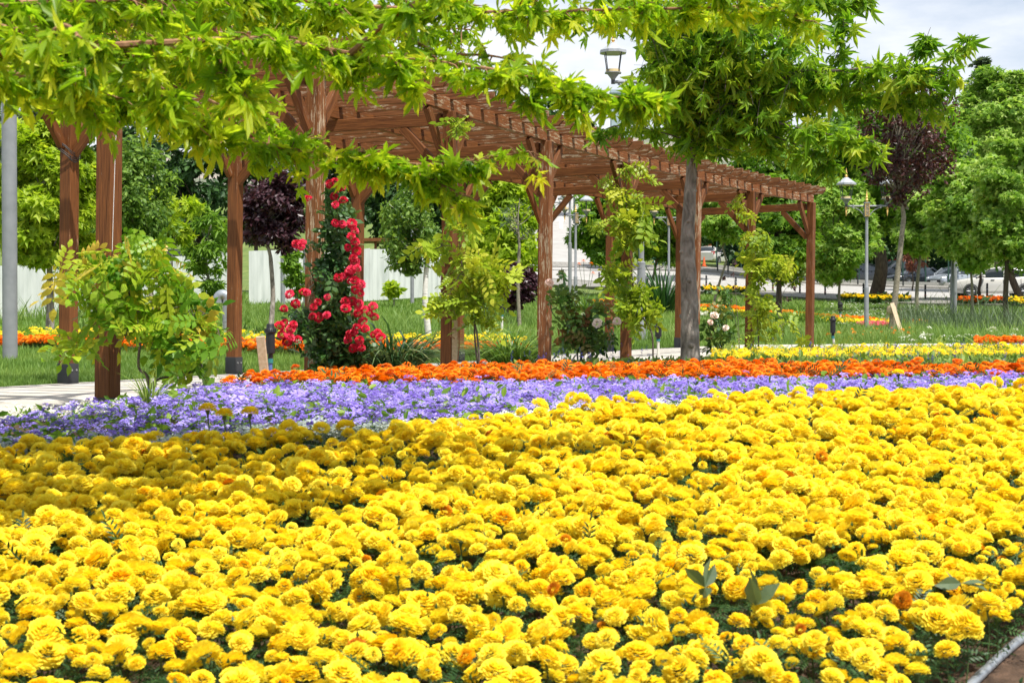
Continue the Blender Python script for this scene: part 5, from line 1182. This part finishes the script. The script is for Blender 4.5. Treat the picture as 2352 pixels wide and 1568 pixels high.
def carpaint(name, c, met=.3):
    m, t, b = nodes(name); n = t.nodes.new('ShaderNodeTexNoise'); n.inputs['Scale'].default_value = 3; t.links.new(ramp(t, n.outputs[0], [(.3, tuple(x*.9 for x in c)), (.7, c)]), b.inputs['Base Color'])
    b.inputs['Roughness'].default_value = .22; b.inputs['Metallic'].default_value = met; b.inputs['Coat Weight'].default_value = .6; return m
M['glass'] = carpaint('dark_car_glass', (.02,.028,.035), .0); M['tyre'] = plain('tyre_rubber', (.02,.02,.02), .8); M['rim'] = plain('alloy_rim', (.35,.36,.38), .35, .7)
M['tail'] = plain('red_lamp', (.50,.02,.02), .3); M['headl'] = plain('clear_lamp', (.6,.62,.65), .2, .3)
def car(px, pyb, d, yaw, paint, label, kind='hatch', name='parked_car', L_=4.3, Wd=1.78, Hh=1.5):
    p = P(px, pyb, d); root = thing(name, p, label, 'car'); root.rotation_euler = (0, 0, yaw)
    # nose towards +X; sections: x, bottom, belt height, half width
    s = L_/4.3; hk = Hh/1.5
    sec = [(2.15,.42,.60,.62),(2.08,.28,.72,.78),(1.80,.22,.86,.86),(1.20,.20,.95,.89),(.80,.20,1.0,.90),(0,.20,1.0,.90),(-.9,.20,1.02,.90),(-1.6,.22,1.05,.88),(-2.0,.26,1.04,.82),(-2.13,.36,.95,.74)]
    mb = MB(); mb.smooth = True; R_ = []
    for x, zb, zt, hw in sec:
        zt = zt*hk; x *= s; zm = (zb + zt)/2
        R_.append([(x,-hw*.86,zb),(x,-hw,zb+.12),(x,-hw*1.01,zm),(x,-hw*.98,zt-.10),(x,-hw*.86,zt),(x,0,zt+.03),(x,hw*.86,zt),(x,hw*.98,zt-.10),(x,hw*1.01,zm),(x,hw,zb+.12),(x,hw*.86,zb)])
    mb.ring(R_); mb.build('body', paint, root)
    cab = {'hatch': [(1.05,.98,.80,.98),(.35,.80,.70,1.42),(-.3,.80,.68,1.50),(-1.1,.80,.68,1.47),(-1.75,.80,.66,1.36),(-2.02,.86,.78,1.02)],
           'sedan': [(1.05,.98,.80,.98),(.30,.80,.68,1.38),(-.3,.80,.66,1.45),(-.9,.80,.66,1.42),(-1.55,.84,.74,1.06),(-1.62,.86,.78,1.02)]}[kind]
    mb = MB(); mb.smooth = True; R_ = []
    for x, wb, wt, zt in cab:
        x *= s; zb = .96*hk; zt = max(zt*hk, zb + .02); R_.append([(x,-.83,zb),(x,-(.83+wt)/2,(zb+zt)/2),(x,-wt,zt-.04),(x,-wt*.9,zt),(x,0,zt+.02),(x,wt*.9,zt),(x,wt,zt-.04),(x,(.83+wt)/2,(zb+zt)/2),(x,.83,zb)])
    mb.ring(R_); mb.build('windows', M['glass'], root)
    mb = MB(); mb.smooth = True; R_ = []
    for x, wb, wt, zt in cab[1:5] if kind == 'hatch' else cab[1:4]:
        x *= s; zt = zt*hk + .012; R_.append([(x,-wt*1.0,zt-.05),(x,-wt*.92,zt),(x,0,zt+.022),(x,wt*.92,zt),(x,wt*1.0,zt-.05),(x,0,zt-.03)])
    mb.ring(R_); mb.build('roof', paint, root)
    mb = MB()
    for sg in (-1, 1):
        for (xa, za, xb, zb_, w) in ((1.02,.98,.36,1.42,.035),(-.32,1.0,-.34,1.46,.04),(-1.95 if kind == 'hatch' else -1.5,1.02,-1.6 if kind == 'hatch' else -1.0,1.40,.09)):
            mb.tube([(xa*s, sg*.845, za*hk), (xb*s, sg*.705, zb_*hk)], w, 6)
    mb.build('pillars', paint, root)
    for xw in (1.33*s, -1.32*s):
        for sg in (-1, 1):
            mb = MB(); n = 22; rr_ = .325
            mb.ring([[(xw + q*math.cos(2*math.pi*k/n), sg*y, .325 + q*math.sin(2*math.pi*k/n)) for k in range(n)] for q, y in ((.36,.80),(.385,.915),(.36,.918),(.33,.80))])
            mb.build('wheel_arch', M['black'], root)
            mb = MB(); mb.smooth = True
            mb.ring([[(xw + q*math.cos(2*math.pi*k/n), sg*y, .325 + q*math.sin(2*math.pi*k/n)) for k in range(n)] for q, y in ((.20,.72),(.31,.72),(.325,.76),(.325,.88),(.30,.925),(.215,.925),(.21,.90))])
            tw = mb.build('wheel', M['tyre'], root)
            mb = MB(); mb.ring([[(xw + q*math.cos(2*math.pi*k/n), sg*y, .325 + q*math.sin(2*math.pi*k/n)) for k in range(n)] for q, y in ((.212,.88),(.212,.92),(.19,.90))], cap=True)
            for k in range(10):
                a = 2*math.pi*k/10; mb.tube([(xw, sg*.925, .325), (xw + .20*math.cos(a), sg*.925, .325 + .20*math.sin(a))], .016, 4)
            mb.build('rim', M['rim'], tw)
    for sg in (-1, 1):
        mb = MB(); mb.smooth = True; mb.lathe([(0,-.06),(.13,-.05),(.16,0),(.13,.05),(0,.06)], (1.98*s, sg*.60, .70*hk), 12, sx=1.0); mb.build('headlight', M['headl'], root)
        mb = MB(); mb.box((-2.12*s, sg*.66-.13, .78*hk), (-1.96*s, sg*.66+.13, 1.02*hk)); mb.build('tail_light', M['tail'], root, bevel=.02)
        mb = MB(); mb.smooth = True; mb.lathe([(0,-.07),(.09,-.06),(.11,0),(.08,.06),(0,.07)], (.72*s, sg*1.0, 1.03*hk), 10); mb.build('wing_mirror', paint, root)
        for xh in (.25, -.75):
            mb = MB(); mb.box((xh*s-.1, sg*.905-.02, .86*hk), (xh*s+.08, sg*.905+.02, .89*hk)); mb.build('door_handle', paint, root)
    mb = MB(); mb.box((2.02*s,-.55,.38),(2.17*s,.55,.58)); mb.build('grille', M['black'], root, bevel=.03)
    mb = MB(); mb.box((2.16*s,-.26,.42),(2.185*s,.26,.53)); mb.build('number_plate', M['white'], root)
    for xd in (.78, -.28, -1.15):
        for sg in (-1, 1):
            mb = MB(); mb.box((xd*s-.006, sg*.908-.004, .30), (xd*s+.006, sg*.908+.004, .92*hk)); mb.build('door_gap', M['black'], root)
    return root
pw = carpaint('white_car_paint', (.55,.54,.51), 0); pk = carpaint('black_car_paint', (.018,.022,.03)); pb_ = carpaint('dark_blue_car_paint', (.02,.03,.045)); pr_ = carpaint('red_car_paint', (.45,.02,.03), .1); ps = carpaint('silver_car_paint', (.38,.42,.47), .4)  # white paint darkened, the shade over the driving car put into its colour
yw = math.radians
car(2282, 683, 74.5, yw(180-6), pw, 'white car driving left on the road at the right edge', name='white_car', L_=4.4, Hh=1.58)
car(1965, 652, 104, yw(180+38), pk, 'dark parked car left of the thick trunk behind the mesh fence', L_=4.3)
car(2058, 650, 106, yw(180+28), pb_, 'large dark parked car behind the purple leaved tree trunk', L_=4.7, Hh=1.72)
car(2098, 659, 99, yw(180+30), pk, 'low dark parked saloon right of the purple leaved tree trunk', kind='sedan', L_=4.5, Hh=1.42)
car(2190, 663, 97, yw(180+35), ps, 'silver parked car with black grille, rightmost behind the mesh fence', L_=4.2)
car(2030, 630, 116, yw(180+30), pr_, 'red parked car farthest back behind the dark cars', Hh=1.9, L_=4.6)
car(1640, 610, 112, yw(60), pw, 'white car far off seen right of the grey trunk', L_=4.0)
# mesh fence of the car park
mf = thing('mesh_fence', uz(.27, 96.8), 'dark green wire mesh fence on a low kerb in front of the parked cars', 'fence'); mb_ = Vector(mf.location)
E = poly_interp([Vector((u*(d+4.4), d+4.4)) for u, d in farE[2:6]], 12); mb = MB(); 
for a, b in zip(E[:-1], E[1:]):
    za, zb = g1(a.x, a.y) + .15, g1(b.x, b.y) + .15; n = b - a
    mb.add([(a.x,a.y,za-.1),(b.x,b.y,zb-.1),(b.x,b.y,zb+.22),(a.x,a.y,za+.22),(a.x,a.y+.25,za-.1),(b.x,b.y+.25,zb-.1),(b.x,b.y+.25,zb+.22),(a.x,a.y+.25,za+.22)], [(0,1,2,3),(3,2,6,7),(5,4,7,6)])
mb.build('low_wall', M['kerb'], mf).location = -mb_
M['green_wire'] = plain('dark_green_wire', (.012,.05,.035), .6)
for i in range(0, len(E), 3):
    a = E[i]; z = g1(a.x, a.y); mb = MB(); mb.box((a.x-.04, a.y+.08, z), (a.x+.04, a.y+.16, z+2.1)); mb.build('fence_post', M['green_wire'], mf).location = -mb_
for (a, b) in zip(E[0:-1:3], E[3::3]):
    mb = MB(); n = 16
    for k in range(n + 1):
        c = a.lerp(b, k/n); z = g1(c.x, c.y) + .35; mb.tube([(c.x, c.y+.12, z), (c.x, c.y+.12, z+1.6)], .0028, 3)
    for k in range(9):
        za, zb = g1(a.x, a.y) + .35 + k*.2, g1(b.x, b.y) + .35 + k*.2; mb.tube([(a.x, a.y+.12, za), (b.x, b.y+.12, zb)], .0028, 3)
    o = mb.build('wire_mesh', M['green_wire'], mf); o.location = -mb_
# parking sign
M['signgreen'] = plain('sign_green', (.012,.15,.13), .4); M['signyellow'] = plain('sign_yellow', (.70,.55,.05), .5)
p = P(1506, 612, 104); sg_ = thing('parking_sign', p, 'tall green parking sign with white letters one under another and striped edges', 'sign')
w_, h_ = .26, 3.1
mb = MB(); mb.box((-w_,0,0),(w_,.12,h_)); mb.build('board', M['signgreen'], sg_, bevel=.01)
for s_ in (-1, 1):
    for k in range(12):
        mb = MB(); z = .1 + k*.25; x = s_*(w_ - .045); mb.add([(x-.035,-.006,z),(x+.035,-.006,z+.07),(x+.035,-.006,z+.17),(x-.035,-.006,z+.10)], [(0,1,2,3)])
        if k == 0: stripes = MB()
        stripes.add(mb.v, [(0,1,2,3)])
    stripes.build('edge_stripes', M['signyellow'], sg_)
for k, ch in enumerate('TOPARK'):
    cu = bpy.data.curves.new('letter', 'FONT'); cu.body = ch; cu.size = .40; cu.align_x = 'CENTER'; cu.extrude = .004; cu.offset = .012
    o = bpy.data.objects.new('letter', cu); COL.objects.link(o); o.parent = sg_; o.location = (0, -.012, 2.02 - k*.352); o.rotation_euler = (math.pi/2, 0, 0); cu.materials.append(M['white']); bpy.context.view_layer.update(); me_ = bpy.data.meshes.new_from_object(o); mo = put('letter', me_, sg_); mo.location = o.location; mo.rotation_euler = o.rotation_euler; bpy.data.objects.remove(o)
p = P(1528, 613, 103); o = thing('ticket_machine', p, 'grey car park ticket machine standing right of the green sign', 'machine')
mb = MB(); mb.box((-.2,-.15,0),(.2,.2,1.15)); mb.build('cabinet', M['steel'], o, bevel=.02); mb = MB(); mb.prism([(-.24,1.15),(.26,1.15),(.22,1.3),(-.2,1.28)], -.2, .24); mb.build('cap', M['roofgrey'], o); mb = MB(); mb.box((-.05,-.16,.25),(.08,-.152,.62)); mb.build('slot_panel', M['white'], o)
mb = MB(); mb.lathe([(0,0),(.22,0),(.22,.04),(.13,.04),(.03,.70),(0,.71)], n=16); o = mb.build('traffic_cone', plain('cone_orange', (.70,.13,.03), .6), loc=P(1617, 612, 101)); tag(o, 'small orange traffic cone on the pavement beyond the road', 'cone')
# kiosk awnings and a wooden shed across the road
M['redcloth'] = plain('red_cloth', (.45,.03,.03), .8); M['shedwood'] = plain('orange_timber', (.45,.16,.05), .8); M['darkbox'] = plain('dark_roof_grey', (.06,.06,.06), .8)  # darkbox: even dark grey for the kiosk roof
def awning(px, py, d, w, mat, label):
    p = P(px, py, d); o = thing('parasol', p, label, 'parasol'); mb = MB(); mb.lathe([(w,2.1),(w*.98,2.2),(.03,2.75),(0,2.75),(0,2.70)], n=8); mb.build('canopy', M[mat], o); mb = MB(); mb.lathe([(0,0),(.03,0),(.03,2.72),(0,2.72)], n=8); mb.build('pole', M['dgrey'], o)
awning(1548, 618, 110, 1.5, 'redcloth', 'far red parasol behind the big grey trunk')
awning(1692, 612, 113, 1.6, 'redcloth', 'far red parasol behind the seventh post')
p = P(1612, 607, 118); o = thing('kiosk', p, 'small orange brown timber kiosk beyond the road right of the grey trunk', 'kiosk'); mb = MB(); mb.box((-1.6,0,0),(1.4,2.5,2.6)); mb.build('wall', M['shedwood'], o); mb = MB(); mb.prism([(-2,2.6),(1.8,2.6),(1.7,2.85),(-1.9,3.0)], -.4, 2.9); mb.build('roof', M['darkbox'], o); mb = MB(); mb.box((-1.2,-.02,.9),(.2,.01,1.9)); mb.build('window', M['glass'], o)
p = P(385, 640, 66); o = thing('shed', p, 'low shed with dark flat roof rising behind the white fence', 'shed'); mb = MB(); mb.box((-2.6,0,-1),(2.3,3,1.05)); mb.build('wall', M['roofgrey'], o); mb = MB(); mb.box((-2.9,-.4,1.05),(2.7,3.4,1.35)); mb.build('roof', M['dgrey'], o, bevel=.02)
p = P(890, 600, 72); o = thing('timber_shelter', p, 'brown timber shelter just visible behind the white fence right of the red rose', 'shelter'); 
for x in (-1.8, -.6, .6, 1.8):
    mb = MB(); mb.box((x-.06,-.06,-.5),(x+.06,.06,1.0)); mb.build('post', M['wood'], o)
mb = MB(); mb.box((-2.1,-.3,1.0),(2.1,1.8,1.16)); mb.build('roof', M['wood'], o)
# far slab tower and houses on the hillside
p = P(1423, 300, 420); o = thing('tower', (p.x, p.y, 10), 'pale blue grey slab tower rising behind the trees in the middle distance', 'tower'); mb = MB(); mb.box((-2.4,0,0),(2.4,6,p.z+1.0)); mb.box((-2.7,-.3,p.z+1.0),(2.7,6.3,p.z+1.9)); mb.build('wall', plain('pale_blue_panel', (.32,.40,.46), .6), o)
for k in range(1, 12):
    mb = MB(); z = p.z - k*1.5; mb.box((-2.42,-.02,z),(2.42,.0,z+.08)); mb.build('panel_joint', M['roofgrey'], o)
HW = [plain('house_wall_%s' % n, c, .9) for n, c in (('cream', (.58,.52,.44)), ('white', (.66,.65,.62)), ('pink', (.52,.36,.30)))]; HR = plain('tile_roof', (.36,.13,.08), .9); HG = plain('window_dark', (.08,.09,.11), .4)
hm = []
for wm in HW:
    for (a, b_, c_) in ((9,8,9),(14,9,13),(11,9,6)):
        mb = MB(); mb.box((-a/2,-b_/2,-6),(a/2,b_/2,c_)); w1 = mb.mesh('wall', wm); mb = MB(); mb.prism([(-a/2-.6,c_),(a/2+.6,c_),(a/2-2,c_+2.4),(-a/2+2,c_+2.4)], -b_/2-.5, b_/2+.5); r1 = mb.mesh('roof', HR)
        mb = MB()
        ws = []
        for fl in range(int(c_/3)):
            for q in range(3): m2 = MB(); x = -a/2 + a*(q+.5)/3; m2.box((x-.8,-b_/2-.05,fl*3+1),(x+.8,-b_/2+.02,fl*3+2.4)); ws.append(m2.mesh('window', HG))
        hm.append((w1, r1, ws))
spots = []
hr = np.random.default_rng(77)
while len(spots) < 48:
    px = hr.uniform(1290, 1640) if hr.random() < .75 else hr.uniform(1100, 2230); d = hr.uniform(1150, 2100); spots.append((px, d))
spots.sort(key=lambda s_: s_[1])
for i, (px, d) in enumerate(spots):
    x = X(px, d); z = hillz(x, d); hmq = hm[i % 9]; o = thing('house', (x, d, z), 'pale box shaped house with red tiled roof on the far hillside', 'house', 'houses on the far hillside'); s_ = hr.uniform(.9, 1.5); o.scale = (s_,)*3; o.rotation_euler = (0,0,hr.uniform(-.5,.5))
    put('wall', hmq[0], o); put('roof', hmq[1], o)
# far street lamp with hooked arm
mb = MB(); mb.smooth = True; q = P(1319, 300, 150); mb.tube([(0,0,-10),(0,0,1.0)] + [(1.3*(1-math.cos(a)), 0, 1 + 1.6*math.sin(a)) for a in np.linspace(.2, math.pi*.8, 8)], .12, 8); tag(mb.build('hooked_street_lamp', M['grey'], loc=q), 'distant hooked street lamp above the pergola slats', 'street lamp')
# grey hose over the chips at the lower right corner
y0 = 3.0
def onbed(px, py, d): return P(px, py, d)
mb = MB(); mb.smooth = True; mb.tube(polyline([Vector((u*d, d, g1(u*d, d) + .042)) for u, d in ((.24,2.9),(.28,3.25),(.31,3.55),(.335,3.80),(.36,4.04),(.39,4.28),(.44,4.65))], 6), .013, 12)
tag(mb.build('hose', M['steel']), 'grey irrigation hose crossing the lower right corner of the bed', 'hose')
x = hr.uniform(.8, 1.9, 1400); y = hr.uniform(2.6, 4.2, 1400); kk = (y < 4.0 - (.36 - x/y)*8); x, y = x[kk], y[kk]; NK = len(x); B = Batch(); CH = (np.array([(-.5,-.3,0),(.5,-.35,.05),(.45,.3,.1),(-.4,.35,.08),(0,0,.35)], float), np.array([(0,1,4),(1,2,4),(2,3,4),(3,0,4)]))
B.inst(CH, zmat(NK, hr.uniform(0, 6, NK), hr.normal(size=(NK,2))*.3, hr.uniform(.01, .03, NK)), np.stack([x, y, G(x, y) + .01], 1), hr.uniform(0, 1, NK))
tag(B.build('red_stone_chips', leafmat('red_chip', [(.10,.035,.025),(.28,.12,.08),(.45,.30,.22)], 0, .9)), 'red brown stone chips at the lower right corner', 'stone chips', kind='stuff')
